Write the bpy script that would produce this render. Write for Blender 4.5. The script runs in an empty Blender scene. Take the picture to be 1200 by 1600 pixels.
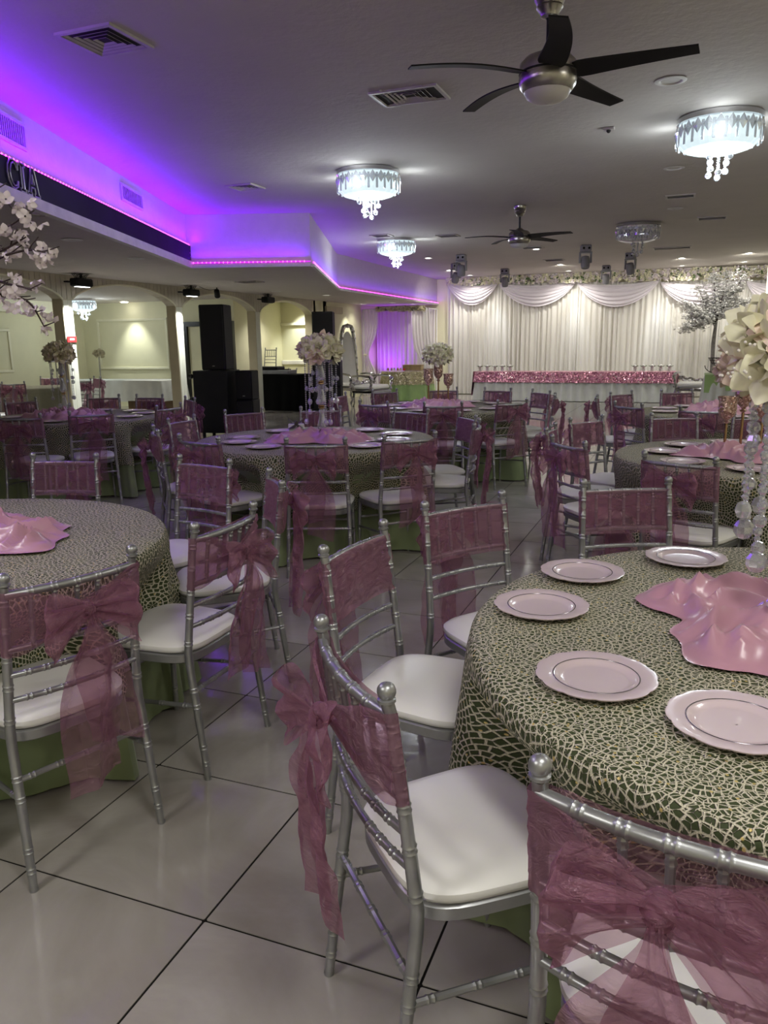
import bpy, math, random
from mathutils import Vector, Matrix, Quaternion, noise
R = math.radians; PI = math.pi
sc = bpy.context.scene
COL = sc.collection

# ---------------------------------------------------------------- camera, world, exposure, large lights
CAM_H = 1.5
def set_camera():
    f, p, r, a = 1204.35, .215708, .0133268, .374147
    fwd = Vector((-math.sin(a)*math.cos(p), math.cos(a)*math.cos(p), -math.sin(p)))
    right = Vector((math.cos(a), math.sin(a), 0)); down = fwd.cross(right)
    rr = right*math.cos(r) + down*math.sin(r); dd = -right*math.sin(r) + down*math.cos(r)
    m = Matrix((( rr.x, -dd.x, -fwd.x), (rr.y, -dd.y, -fwd.y), (rr.z, -dd.z, -fwd.z)))
    cd = bpy.data.cameras.new('camera'); cd.sensor_fit = 'HORIZONTAL'; cd.sensor_width = 36
    cd.lens = f/1200*36; cd.clip_start = .05; cd.clip_end = 200
    co = bpy.data.objects.new('camera', cd); COL.objects.link(co)
    co.matrix_world = Matrix.Translation((0, 0, CAM_H)) @ m.to_4x4()
    sc.camera = co
set_camera()
sc.view_settings.view_transform = 'Standard'; sc.view_settings.look = 'None'
sc.view_settings.exposure = 0.52; sc.view_settings.gamma = 1; sc.view_settings.use_curve_mapping = False
try:
    sc.cycles.transparent_max_bounces = 24; sc.cycles.max_bounces = 7; sc.cycles.diffuse_bounces = 4
    sc.cycles.glossy_bounces = 3; sc.cycles.transmission_bounces = 4
    sc.cycles.caustics_reflective = False; sc.cycles.caustics_refractive = False
    sc.cycles.sample_clamp_indirect = 4; sc.cycles.use_denoising = True
except Exception: pass
w = bpy.data.worlds.new('world'); sc.world = w; w.use_nodes = True
w.node_tree.nodes['Background'].inputs[0].default_value = (.7, .68, .66, 1)
w.node_tree.nodes['Background'].inputs[1].default_value = .05

ZC, ZS = 3.28, 2.57      # main ceiling, soffit
YB = 22.3                # end wall
XA = -8.87               # arcade plane
def lamp(kind, name, loc, energy, color=(1, 1, 1), size=.1, size_y=None, aim=None, spot=None, blend=.5):
    d = bpy.data.lights.new(name, kind); d.energy = energy; d.color = color
    if kind == 'AREA':
        d.size = size
        if size_y: d.shape = 'RECTANGLE'; d.size_y = size_y
    elif kind in ('POINT', 'SPOT'): d.shadow_soft_size = size
    if kind == 'SPOT': d.spot_size = R(spot or 90); d.spot_blend = blend
    o = bpy.data.objects.new(name, d); COL.objects.link(o); o.location = loc
    if aim is not None:
        o.rotation_euler = (Vector(aim)-Vector(loc)).to_track_quat('-Z', 'Y').to_euler()
    return o
NEUT = (1, .985, .93); COOL = (.86, .95, 1); PURP = (.155, .0, 1)
# ceiling lights of the hall behind and beside the camera
for i, (x, y, e) in enumerate(((.6, .3, 26), (-2.2, -1.2, 36), (1.9, 3.6, 20), (-3.6, 1.6, 22), (1.9, 7.5, 12), (1.6, 11.5, 12), (0.8, -2.2, 26))):
    lamp('AREA', 'hall_ceiling_light', (x, y, 3.2), e, NEUT, .7, .7, (x, y, 0))
# purple LED wash along the soffit (real strips of light, facing up)
SEG = [(-1.53, -4), (-6.69, 9.6), (-5.06, 10.2), (-6.8, 14.9), (-7.0, YB)]
def strip_light(a, b, z, e, off=.05):
    a = Vector((*a, 0)); b = Vector((*b, 0)); d = (b-a).normalized(); n = Vector((d.y, -d.x, 0))
    m = (a+b)/2 + n*off; L = (b-a).length - .1
    o = lamp('AREA', 'led_strip_light', (m.x, m.y, z), e, PURP, .05, L)
    zc = -(Vector((0, 0, 1)) + n*.12).normalized(); yc = d; xc = yc.cross(zc)
    o.rotation_euler = Matrix((xc, yc, zc)).transposed().to_euler()
strip_light((-3.2, .4), SEG[1], 2.9, 62, .12)
strip_light(SEG[1], SEG[2], 2.68, 6, .09); strip_light(SEG[2], SEG[3], 2.66, 9, .09); strip_light(SEG[3], SEG[4], 2.66, 8, .09)

# ---------------------------------------------------------------- materials
MATS = {}
def nm(name):
    m = bpy.data.materials.new(name); m.use_nodes = True
    nt = m.node_tree; b = nt.nodes['Principled BSDF']
    MATS[name] = m
    return m, nt, b
def N(nt, t, **kw):
    n = nt.nodes.new(t)
    for k, v in kw.items():
        if k.startswith('i_'):
            k = k[2:]; n.inputs[int(k) if k.isdigit() else k].default_value = v
        else: setattr(n, k, v)
    return n
def L(nt, a, ao, b, bi): nt.links.new(a.outputs[ao], b.inputs[bi])
def ramp(nt, stops):
    n = nt.nodes.new('ShaderNodeValToRGB'); e = n.color_ramp.elements
    while len(e) < len(stops): e.new(.5)
    for i, (p, c) in enumerate(stops):
        e[i].position = p; e[i].color = (*c, 1) if len(c) == 3 else c
    return n
def math_(nt, op, a, b=None, c=None):
    n = nt.nodes.new('ShaderNodeMath'); n.operation = op
    for i, v in enumerate((a, b, c)):
        if v is None: continue
        if isinstance(v, (int, float)): n.inputs[i].default_value = v
        else: nt.links.new(v, n.inputs[i])
    return n.outputs[0]
def plain(name, col, rough=.5, metal=0, var=.06, scale=8, bump=0, bscale=60, spec=.5, emit=None, es=0, coat=0, trans=0, alpha=1, sheen=0):
    m, nt, b = nm(name)
    b.inputs['Roughness'].default_value = rough; b.inputs['Metallic'].default_value = metal
    b.inputs['Specular IOR Level'].default_value = spec
    b.inputs['Coat Weight'].default_value = coat; b.inputs['Transmission Weight'].default_value = trans
    b.inputs['Alpha'].default_value = alpha; b.inputs['Sheen Weight'].default_value = sheen
    tc = N(nt, 'ShaderNodeTexCoord')
    no = N(nt, 'ShaderNodeTexNoise', i_Scale=scale, i_Detail=3.0); L(nt, tc, 'Object', no, 'Vector')
    rp = ramp(nt, [(.3, tuple(c*(1-var) for c in col)), (.7, tuple(min(1, c*(1+var)) for c in col))])
    L(nt, no, 'Fac', rp, 'Fac'); L(nt, rp, 'Color', b, 'Base Color')
    if bump:
        n2 = N(nt, 'ShaderNodeTexNoise', i_Scale=bscale, i_Detail=4.0); L(nt, tc, 'Object', n2, 'Vector')
        bp = N(nt, 'ShaderNodeBump', i_Strength=bump, i_Distance=.01); L(nt, n2, 'Fac', bp, 'Height'); L(nt, bp, 'Normal', b, 'Normal')
    if emit: b.inputs['Emission Color'].default_value = (*emit, 1); b.inputs['Emission Strength'].default_value = es
    return m
plain('ceiling', (.56, .52, .48), .85, bump=.5, bscale=16, var=.03, scale=2)
plain('soffit', (.62, .57, .52), .8, bump=.4, bscale=30, var=.03)
plain('cream', (.77, .74, .52), .7, var=.03, scale=3, bump=.1)
plain('creamtrim', (.84, .81, .62), .5, var=.03)
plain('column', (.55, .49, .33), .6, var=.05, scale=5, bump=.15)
plain('columnlit', (.80, .80, .66), .55, var=.05, scale=5)  # paler copy of the column paint, with the floodlit look in its colour
plain('beadboard', (.64, .59, .46), .6, var=.12, scale=3, bump=.15)
plain('whitetrim', (.75, .72, .68), .6, var=.1, scale=6, bump=.2)
plain('darkband', (.010, .007, .022), .6, var=.3, scale=3, spec=.15)
plain('silver', (.34, .345, .35), .36, .75, var=.12, scale=14)
plain('vinyl', (.82, .81, .78), .38, var=.03, scale=4, bump=.08, bscale=18)
plain('sage', (.20, .25, .12), .6, var=.1, scale=5, sheen=.2)
plain('sagelight', (.33, .50, .19), .55, var=.1, scale=5, sheen=.2)
plain('plate', (.67, .55, .58), .22, var=.02, coat=.5)
plain('platering', (.22, .2, .22), .25, .8)
plain('satin', (.54, .29, .37), .3, var=.08, scale=6, coat=.1)
plain('black', (.006, .006, .007), .6, var=.3, spec=.25)
plain('blackcloth', (.004, .004, .004), .9, spec=.1)
plain('blackmetal', (.012, .012, .013), .35, .2)
plain('fanblade', (.006, .0055, .0055), .55, var=.2, spec=.25)
plain('nickel', (.42, .40, .37), .28, 1, var=.1, scale=20)
plain('chrome', (.6, .6, .62), .12, 1)
plain('frost', (.62, .60, .58), .4, spec=.3)
plain('vent', (.55, .52, .48), .5, var=.1)
plain('ventdark', (.03, .028, .026), .8)
plain('white', (.8, .79, .76), .6, var=.03)
plain('whitecloth', (.68, .71, .68), .8, var=.04)
plain('ivorypetal', (.83, .80, .60), .6, var=.1, scale=25, sheen=.2)
plain('blushpetal', (.80, .64, .54), .6, var=.12, scale=20, sheen=.2)
plain('goldpetal', (.76, .69, .47), .6, var=.2, scale=20)
plain('whiteblossom', (.80, .72, .74), .6, var=.1, scale=30)
plain('greyblossom', (.70, .69, .67), .6, var=.25, scale=12)
plain('bark', (.035, .018, .016), .7, var=.3)
plain('greybark', (.12, .11, .10), .7, var=.4, scale=20)
plain('leaf', (.10, .17, .05), .5, var=.3)
plain('gold', (.55, .37, .19), .25, 1, var=.1)
plain('pearl', (.85, .8, .74), .15, coat=1)
plain('brown', (.16, .10, .05), .5, var=.2)
plain('woodbox', (.45, .33, .17), .6, var=.2)
plain('ribbon', (.06, .05, .03), .4)
plain('red', (.7, .03, .03), .5)
plain('grey', (.30, .30, .32), .5, var=.1)
plain('cable', (.01, .01, .01), .5)
plain('grout', (.012, .011, .01), .9, spec=.1)
plain('lampglow', (.25, .3, .32), .3, emit=(.8, .96, 1), es=.62)
plain('cooldiamond', (.75, .9, .92), .1, emit=(.8, .97, 1), es=.4)
plain('canglow', (1, .97, .9), .4, emit=(1, .97, .88), es=14)
plain('canoff', (.6, .57, .54), .5)
plain('whiteglow', (1, 1, 1), .4, emit=(.95, .97, 1), es=5)
plain('ledpink', (1, .3, 1), .4, emit=(1, .06, .75), es=6)
plain('ledtape', (.6, .1, 1), .4, emit=(.75, .01, 1), es=.7)
plain('signsilver', (.55, .55, .6), .3, .8)

def crystal(name, col=(.92, .94, .97), tr=.35):
    m, nt, b = nm(name); nt.nodes.remove(b)
    out = nt.nodes['Material Output']
    g = N(nt, 'ShaderNodeBsdfGlossy'); g.inputs['Color'].default_value = (*col, 1); g.inputs['Roughness'].default_value = .06
    t = N(nt, 'ShaderNodeBsdfTransparent'); t.inputs['Color'].default_value = (*col, 1)
    d = N(nt, 'ShaderNodeBsdfDiffuse'); d.inputs['Color'].default_value = (*[c*.8 for c in col], 1)
    m1 = N(nt, 'ShaderNodeMixShader'); m1.inputs[0].default_value = .4; L(nt, g, 0, m1, 1); L(nt, d, 0, m1, 2)
    lw = N(nt, 'ShaderNodeLayerWeight', i_Blend=.4)
    mr = N(nt, 'ShaderNodeMapRange', i_3=1-tr-.15, i_4=1.0); L(nt, lw, 'Facing', mr, 0)
    m2 = N(nt, 'ShaderNodeMixShader'); L(nt, mr, 0, m2, 0); L(nt, t, 0, m2, 1); L(nt, m1, 0, m2, 2)
    L(nt, m2, 0, out, 0)
crystal('crystal'); crystal('crystalclear', tr=.6)

def mat_organza():
    m, nt, b = nm('organza'); out = nt.nodes['Material Output']; nt.nodes.remove(b)
    tc = N(nt, 'ShaderNodeTexCoord')
    mp = N(nt, 'ShaderNodeMapping'); mp.inputs['Scale'].default_value = (9, 9, 16); L(nt, tc, 'Object', mp, 0)
    no = N(nt, 'ShaderNodeTexNoise', i_Scale=1.4, i_Detail=5.0, i_Roughness=.65, i_Distortion=1.6); L(nt, mp, 0, no, 'Vector')
    bp = N(nt, 'ShaderNodeBump', i_Strength=.9, i_Distance=.02); L(nt, no, 'Fac', bp, 'Height')
    cr = ramp(nt, [(.3, (.29, .13, .195)), (.62, (.43, .22, .305)), (.8, (.66, .42, .51))]); L(nt, no, 'Fac', cr, 'Fac')
    d = N(nt, 'ShaderNodeBsdfDiffuse'); L(nt, cr, 0, d, 'Color'); L(nt, bp, 0, d, 'Normal')
    tl = N(nt, 'ShaderNodeBsdfTranslucent'); L(nt, cr, 0, tl, 'Color'); L(nt, bp, 0, tl, 'Normal')
    g = N(nt, 'ShaderNodeBsdfGlossy', i_Roughness=.32); g.inputs['Color'].default_value = (.75, .5, .58, 1); L(nt, bp, 0, g, 'Normal')
    m1 = N(nt, 'ShaderNodeMixShader'); m1.inputs[0].default_value = .3; L(nt, d, 0, m1, 1); L(nt, tl, 0, m1, 2)
    m2 = N(nt, 'ShaderNodeMixShader'); m2.inputs[0].default_value = .13; L(nt, m1, 0, m2, 1); L(nt, g, 0, m2, 2)
    t = N(nt, 'ShaderNodeBsdfTransparent'); t.inputs['Color'].default_value = (.88, .72, .79, 1)
    lw = N(nt, 'ShaderNodeLayerWeight', i_Blend=.35)
    mr = N(nt, 'ShaderNodeMapRange', i_3=.31, i_4=.92); L(nt, lw, 'Facing', mr, 0)
    m3 = N(nt, 'ShaderNodeMixShader'); L(nt, mr, 0, m3, 0); L(nt, t, 0, m3, 1); L(nt, m2, 0, m3, 2)
    L(nt, m3, 0, out, 0)
mat_organza()

def mat_sheer(name, col, dens):
    m, nt, b = nm(name); out = nt.nodes['Material Output']; nt.nodes.remove(b)
    d = N(nt, 'ShaderNodeBsdfDiffuse'); d.inputs['Color'].default_value = (*col, 1)
    tl = N(nt, 'ShaderNodeBsdfTranslucent'); tl.inputs['Color'].default_value = (*col, 1)
    t = N(nt, 'ShaderNodeBsdfTransparent')
    m1 = N(nt, 'ShaderNodeMixShader'); m1.inputs[0].default_value = .3; L(nt, d, 0, m1, 1); L(nt, tl, 0, m1, 2)
    lw = N(nt, 'ShaderNodeLayerWeight', i_Blend=.4)
    mr = N(nt, 'ShaderNodeMapRange', i_3=dens, i_4=1.0); L(nt, lw, 'Facing', mr, 0)
    m3 = N(nt, 'ShaderNodeMixShader'); L(nt, mr, 0, m3, 0); L(nt, t, 0, m3, 1); L(nt, m1, 0, m3, 2)
    L(nt, m3, 0, out, 0)
mat_sheer('drape', (.80, .78, .745), .95); mat_sheer('swag', (.82, .77, .82), .97); mat_sheer('boothdrape', (.82, .80, .78), .92)

def mat_lace():
    m, nt, b = nm('lace')
    uv = N(nt, 'ShaderNodeTexCoord')
    dn = N(nt, 'ShaderNodeTexNoise', i_Scale=14.0, i_Detail=2.0); L(nt, uv, 'UV', dn, 'Vector')
    sub = N(nt, 'ShaderNodeVectorMath', operation='SUBTRACT'); sub.inputs[1].default_value = (.5, .5, .5); L(nt, dn, 'Color', sub, 0)
    scl = N(nt, 'ShaderNodeVectorMath', operation='SCALE', i_Scale=.02); L(nt, sub, 0, scl, 0)
    add = N(nt, 'ShaderNodeVectorMath', operation='ADD'); L(nt, uv, 'UV', add, 0); L(nt, scl, 0, add, 1)
    vo = N(nt, 'ShaderNodeTexVoronoi', voronoi_dimensions='2D', i_Scale=6.8); vo.inputs['Randomness'].default_value = .75; L(nt, add, 0, vo, 'Vector')
    dist = vo.outputs['Distance']
    big = N(nt, 'ShaderNodeVectorMath', operation='SCALE', i_Scale=6.8); L(nt, add, 0, big, 0)
    posn = N(nt, 'ShaderNodeVectorMath', operation='SCALE', i_Scale=6.8); L(nt, vo, 'Position', posn, 0)
    df = N(nt, 'ShaderNodeVectorMath', operation='SUBTRACT'); L(nt, big, 0, df, 0); L(nt, posn, 0, df, 1)
    sp = N(nt, 'ShaderNodeSeparateXYZ'); L(nt, df, 0, sp, 0)
    ang = math_(nt, 'ARCTAN2', sp.outputs[1], sp.outputs[0])
    rk = math_(nt, 'MULTIPLY', dist, 9.0)
    ringi = math_(nt, 'FLOOR', rk); ringf = math_(nt, 'FRACT', rk)
    ring = math_(nt, 'ABSOLUTE', math_(nt, 'SUBTRACT', ringf, .5))       # .5 on the ring line
    ns = math_(nt, 'ADD', math_(nt, 'MULTIPLY', ringi, 4.0), 7.0)
    sf = math_(nt, 'FRACT', math_(nt, 'ADD', math_(nt, 'MULTIPLY', math_(nt, 'MULTIPLY', ang, 1/(2*PI)), ns), math_(nt, 'MULTIPLY', ringi, .37)))
    spoke = math_(nt, 'ABSOLUTE', math_(nt, 'SUBTRACT', sf, .5))
    web = math_(nt, 'MAXIMUM', ring, math_(nt, 'MULTIPLY', spoke, .985))
    # fine cords scrunched between
    v2 = N(nt, 'ShaderNodeTexVoronoi', voronoi_dimensions='2D', feature='DISTANCE_TO_EDGE', i_Scale=70.0); L(nt, add, 0, v2, 'Vector')
    fine = math_(nt, 'SUBTRACT', .5, math_(nt, 'MULTIPLY', v2.outputs['Distance'], 1.6))
    att = N(nt, 'ShaderNodeAttribute', attribute_name='topness')
    mixm = N(nt, 'ShaderNodeMix'); L(nt, att, 'Fac', mixm, 0); nt.links.new(web, mixm.inputs[2]); nt.links.new(fine, mixm.inputs[3])
    h = math_(nt, 'MAXIMUM', mixm.outputs[0], math_(nt, 'SUBTRACT', web, .02))
    hm = N(nt, 'ShaderNodeMapRange', i_1=.32, i_2=.41); nt.links.new(h, hm.inputs[0])
    n3 = N(nt, 'ShaderNodeTexNoise', i_Scale=500.0, i_Detail=1.0); L(nt, uv, 'UV', n3, 'Vector')
    cc = ramp(nt, [(.3, (.40, .37, .26)), (.55, (.63, .59, .45)), (.75, (.88, .84, .68))]); L(nt, n3, 'Fac', cc, 'Fac')
    mx = N(nt, 'ShaderNodeMix', data_type='RGBA'); L(nt, hm, 0, mx, 0); mx.inputs[6].default_value = (.055, .07, .03, 1); L(nt, cc, 0, mx, 7)
    # sequins
    v3 = N(nt, 'ShaderNodeTexVoronoi', voronoi_dimensions='2D', i_Scale=75.0); L(nt, uv, 'UV', v3, 'Vector')
    rs = N(nt, 'ShaderNodeSeparateColor'); L(nt, v3, 'Color', rs, 0)
    seq = math_(nt, 'MULTIPLY', math_(nt, 'LESS_THAN', v3.outputs['Distance'], .22), math_(nt, 'GREATER_THAN', rs.outputs[0], .93))
    mx2 = N(nt, 'ShaderNodeMix', data_type='RGBA'); nt.links.new(seq, mx2.inputs[0]); L(nt, mx, 2, mx2, 6); mx2.inputs[7].default_value = (.85, .7, .3, 1)
    nt.links.new(mx2.outputs[2], b.inputs['Base Color']); nt.links.new(seq, b.inputs['Metallic'])
    b.inputs['Roughness'].default_value = .6; b.inputs['Specular IOR Level'].default_value = .15
    bp = N(nt, 'ShaderNodeBump', i_Strength=1.0, i_Distance=.009); L(nt, hm, 0, bp, 'Height'); L(nt, bp, 0, b, 'Normal')
mat_lace()

def mat_sequin(name, c1, c2, sc_=70):
    m, nt, b = nm(name)
    tc = N(nt, 'ShaderNodeTexCoord')
    v = N(nt, 'ShaderNodeTexVoronoi', i_Scale=float(sc_)); L(nt, tc, 'Object', v, 'Vector')
    s = N(nt, 'ShaderNodeSeparateColor'); L(nt, v, 'Color', s, 0)
    r = ramp(nt, [(0, c1), (.75, c2), (.93, tuple(min(1, c*1.3+.15) for c in c2)), (1, (1, .9, .9))]); L(nt, s, 0, r, 'Fac'); L(nt, r, 0, b, 'Base Color')  # palest cells paint the sparkle of the sequins into the colour
    vm = N(nt, 'ShaderNodeVectorMath', operation='SUBTRACT'); vm.inputs[1].default_value = (.5, .5, .5); L(nt, v, 'Color', vm, 0)
    vs = N(nt, 'ShaderNodeVectorMath', operation='SCALE', i_Scale=.9); L(nt, vm, 0, vs, 0)
    g = N(nt, 'ShaderNodeNewGeometry'); va = N(nt, 'ShaderNodeVectorMath', operation='ADD'); L(nt, g, 'Normal', va, 0); L(nt, vs, 0, va, 1)
    vn = N(nt, 'ShaderNodeVectorMath', operation='NORMALIZE'); L(nt, va, 0, vn, 0); L(nt, vn, 0, b, 'Normal')
    b.inputs['Metallic'].default_value = .6; b.inputs['Roughness'].default_value = .28
mat_sequin('pinksequin', (.40, .12, .20), (.66, .30, .40), 45); mat_sequin('goldsequin', (.40, .38, .20), (.58, .54, .34), 60)
mat_sequin('goldglitter', (.30, .17, .10), (.70, .50, .40), 110)

def mat_tile():
    m, nt, b = nm('tile')
    g = N(nt, 'ShaderNodeNewGeometry'); oi = N(nt, 'ShaderNodeObjectInfo')
    ad = N(nt, 'ShaderNodeVectorMath', operation='MULTIPLY_ADD'); L(nt, oi, 'Random', ad, 0); ad.inputs[1].default_value = (9, 7, 5); L(nt, g, 'Position', ad, 2)
    no = N(nt, 'ShaderNodeTexNoise', i_Scale=1.7, i_Detail=7.0, i_Roughness=.6, i_Distortion=1.3); L(nt, ad, 0, no, 'Vector')
    r = ramp(nt, [(.3, (.29, .265, .235)), (.5, (.34, .315, .285)), (.72, (.41, .385, .355))]); L(nt, no, 'Fac', r, 'Fac'); L(nt, r, 0, b, 'Base Color')
    b.inputs['Roughness'].default_value = .1; b.inputs['Specular IOR Level'].default_value = .75
    n2 = N(nt, 'ShaderNodeTexNoise', i_Scale=5.0, i_Detail=6.0, i_Distortion=2.0); L(nt, ad, 0, n2, 'Vector')
    bp = N(nt, 'ShaderNodeBump', i_Strength=.06, i_Distance=.012); L(nt, n2, 'Fac', bp, 'Height'); L(nt, bp, 0, b, 'Normal')
mat_tile()

# ---------------------------------------------------------------- mesh helpers
class MB:
    def __init__(s): s.v = []; s.f = []; s.uv = []; s.att = None
    def add(s, vs, fs):
        o = len(s.v); s.v += [tuple(v) for v in vs]; s.f += [tuple(i+o for i in f) for f in fs]; return s
    def box(s, x0, y0, z0, x1, y1, z1):
        v = [(x, y, z) for z in (z0, z1) for x, y in ((x0, y0), (x1, y0), (x1, y1), (x0, y1))]
        return s.add(v, [(3, 2, 1, 0), (4, 5, 6, 7), (0, 1, 5, 4), (1, 2, 6, 5), (2, 3, 7, 6), (3, 0, 4, 7)])
    def bbox(s, x0, y0, z0, x1, y1, z1, b=.01):
        # box with chamfered edges
        pts = []
        cx, cy, cz = (x0+x1)/2, (y0+y1)/2, (z0+z1)/2
        import itertools
        for sx, sy, sz in itertools.product((-1, 1), repeat=3):
            X = x1 if sx > 0 else x0; Y = y1 if sy > 0 else y0; Z = z1 if sz > 0 else z0
            pts += [(X, Y-sy*b, Z-sz*b), (X-sx*b, Y, Z-sz*b), (X-sx*b, Y-sy*b, Z)]
        I = {}
        k = 0
        for c in itertools.product((-1, 1), repeat=3):
            for a in range(3): I[(c, a)] = k; k += 1
        F = []
        for a in range(3):
            for sgn in (-1, 1):
                o = [i for i in range(3) if i != a]
                loop = []
                for u, v in ((-1, -1), (1, -1), (1, 1), (-1, 1)):
                    c = [0, 0, 0]; c[a] = sgn; c[o[0]] = u; c[o[1]] = v; loop.append(I[(tuple(c), a)])
                F.append(tuple(loop) if (sgn > 0) != (a == 1) else tuple(reversed(loop)))
        for a in range(3):
            o = [i for i in range(3) if i != a]
            for u, v in itertools.product((-1, 1), repeat=2):
                q = []
                for w_, aa in ((-1, o[0]), (1, o[0]), (1, o[1]), (-1, o[1])):
                    c = [0, 0, 0]; c[a] = w_; c[o[0]] = u; c[o[1]] = v; q.append(I[(tuple(c), aa)])
                F.append(tuple(q))
        for c in itertools.product((-1, 1), repeat=3): F.append(tuple(I[(c, a)] for a in range(3)))
        return s.add(pts, F)
    def tube(s, path, rad, n=10, cap=True, closed=False):
        P = [Vector(p) for p in path]; m = len(P)
        if not isinstance(rad, (list, tuple)): rad = [rad]*m
        T = []
        for i in range(m):
            a = P[i-1] if (i > 0 or closed) else P[i]; b = P[(i+1) % m] if (i < m-1 or closed) else P[i]
            t = (b-a); T.append(t.normalized() if t.length > 1e-9 else Vector((0, 0, 1)))
        u = T[0].orthogonal().normalized(); vs = []
        for i in range(m):
            u = (u - T[i]*u.dot(T[i]))
            u = u.normalized() if u.length > 1e-6 else T[i].orthogonal().normalized()
            w_ = T[i].cross(u)
            for k in range(n):
                a = 2*PI*k/n; vs.append(P[i] + (u*math.cos(a)+w_*math.sin(a))*rad[i])
        fs = []
        for i in range(m if closed else m-1):
            j = (i+1) % m
            for k in range(n): fs.append((i*n+k, i*n+(k+1) % n, j*n+(k+1) % n, j*n+k))
        if cap and not closed: fs += [tuple(reversed(range(n))), tuple((m-1)*n+k for k in range(n))]
        return s.add(vs, fs)
    def lathe(s, prof, n=24, c=(0, 0, 0), cap=False):
        vs = [(c[0]+r*math.cos(2*PI*k/n), c[1]+r*math.sin(2*PI*k/n), c[2]+z) for r, z in prof for k in range(n)]
        fs = [(i*n+k, i*n+(k+1) % n, (i+1)*n+(k+1) % n, (i+1)*n+k) for i in range(len(prof)-1) for k in range(n)]
        if cap: fs += [tuple(reversed(range(n))), tuple((len(prof)-1)*n+k for k in range(n))]
        return s.add(vs, fs)
    def ball(s, c, r, n=8, m=5, sz=1):
        prof = [(r*math.sin(PI*i/m), -r*sz*math.cos(PI*i/m)) for i in range(m+1)]
        prof[0] = (r*.05, prof[0][1]); prof[-1] = (r*.05, prof[-1][1])
        return s.lathe(prof, n, c, True)
    def octa(s, c, r, sz=1.2):
        x, y, z = c
        return s.add([(x+r, y, z), (x, y+r, z), (x-r, y, z), (x, y-r, z), (x, y, z+r*sz), (x, y, z-r*sz)],
                     [(0, 1, 4), (1, 2, 4), (2, 3, 4), (3, 0, 4), (1, 0, 5), (2, 1, 5), (3, 2, 5), (0, 3, 5)])
    def grid(s, fn, nu, nv, closeu=False):
        vs = [fn(i/nu, j/nv) for j in range(nv+1) for i in range(nu if closeu else nu+1)]
        w_ = nu if closeu else nu+1
        fs = [(j*w_+i, j*w_+(i+1) % w_, (j+1)*w_+(i+1) % w_, (j+1)*w_+i) for j in range(nv) for i in range(nu)]
        return s.add(vs, fs)
    def prism(s, poly, z0, z1):
        n = len(poly)
        return s.add([(x, y, z0) for x, y in poly]+[(x, y, z1) for x, y in poly],
                     [tuple(reversed(range(n))), tuple(range(n, 2*n))]+[(i, (i+1) % n, n+(i+1) % n, n+i) for i in range(n)])
    def mesh(s, name, mat, smooth=True):
        me = bpy.data.meshes.new(name); me.from_pydata(s.v, [], s.f); me.materials.append(MATS[mat])
        if s.uv:
            ul = me.uv_layers.new(name='UVMap'); d = ul.data
            for lp in me.loops: d[lp.index].uv = s.uv[lp.vertex_index]
        if s.att:
            a = me.attributes.new('topness', 'FLOAT', 'POINT'); a.data.foreach_set('value', s.att)
        if smooth:
            me.polygons.foreach_set('use_smooth', [True]*len(me.polygons))
            try: me.set_sharp_from_angle(angle=R(38 if smooth is True else smooth))
            except Exception: pass
        me.update(); return me
def ob(name, me, parent=None, loc=(0, 0, 0), rot=(0, 0, 0), label=None, kind=None):
    o = bpy.data.objects.new(name, me); COL.objects.link(o); o.location = loc; o.rotation_euler = rot
    if parent: o.parent = parent
    if label: o['label'] = label
    if kind: o['kind'] = kind
    return o
def part(mb, name, mat, parent, smooth=True, label=None, kind=None, loc=(0, 0, 0), rot=(0, 0, 0)):
    return ob(name, mb.mesh(name, mat, smooth), parent, loc, rot, label, kind)
def tag(o, label, cat, group=None):
    o['label'] = label; o['category'] = cat
    if group: o['group'] = group
    return o
def thing(name, loc, label, cat, group=None, rz=0):
    o = bpy.data.objects.new(name, None); COL.objects.link(o); o.location = loc; o.rotation_euler = (0, 0, rz)
    return tag(o, label, cat, group)
def struct(mb, name, mat, parent=None, smooth=False):
    o = ob(name, mb.mesh(name, mat, smooth), parent)
    if not parent: o['kind'] = 'structure'
    return o
def copy_tree(o, parent=None):
    c = o.copy(); COL.objects.link(c)
    if parent: c.parent = parent
    for ch in o.children: copy_tree(ch, c)
    return c
def smooth01(x): x = max(0, min(1, x)); return x*x*(3-2*x)

# ---------------------------------------------------------------- floor
def build_floor():
    fl = struct(MB().box(-15, -4, -.12, 2.8, YB+.1, -.0025), 'floor', 'grout')
    T = .607; g = .0034
    tm = MB(); h = T/2-g; b = .003
    tm.prism([(-h, -h+b), (-h+b, -h), (h-b, -h), (h, -h+b), (h, h-b), (h-b, h), (-h+b, h), (-h, h-b)], -.012, 0)
    me = tm.mesh('tile', 'tile', False)
    cells = []
    for i in range(-22, 8):
        for j in range(-9, 36):
            x = -1.717+T*i+T/2; y = 1.475+T*j+T/2
            if x < -14.9 or x > 2.7 or y > YB or y < -3.9: continue
            ang = math.degrees(math.atan2(-x, y)); d = math.hypot(x, y)
            vis = y > 0 and -10 < ang < 52 and d > .6
            cells.append((0 if vis else 1, d, x, y))
    cells.sort()
    for c in cells[:298]: ob('tile', me, fl, (c[2], c[3], 0))
    far = MB()
    for c in cells[298:]:
        x, y = c[2], c[3]; far.box(x-h, y-h, -.004, x+h, y+h, 0)
    part(far, 'far_tiles', 'tile', fl, False, kind='stuff')
build_floor()

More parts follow.
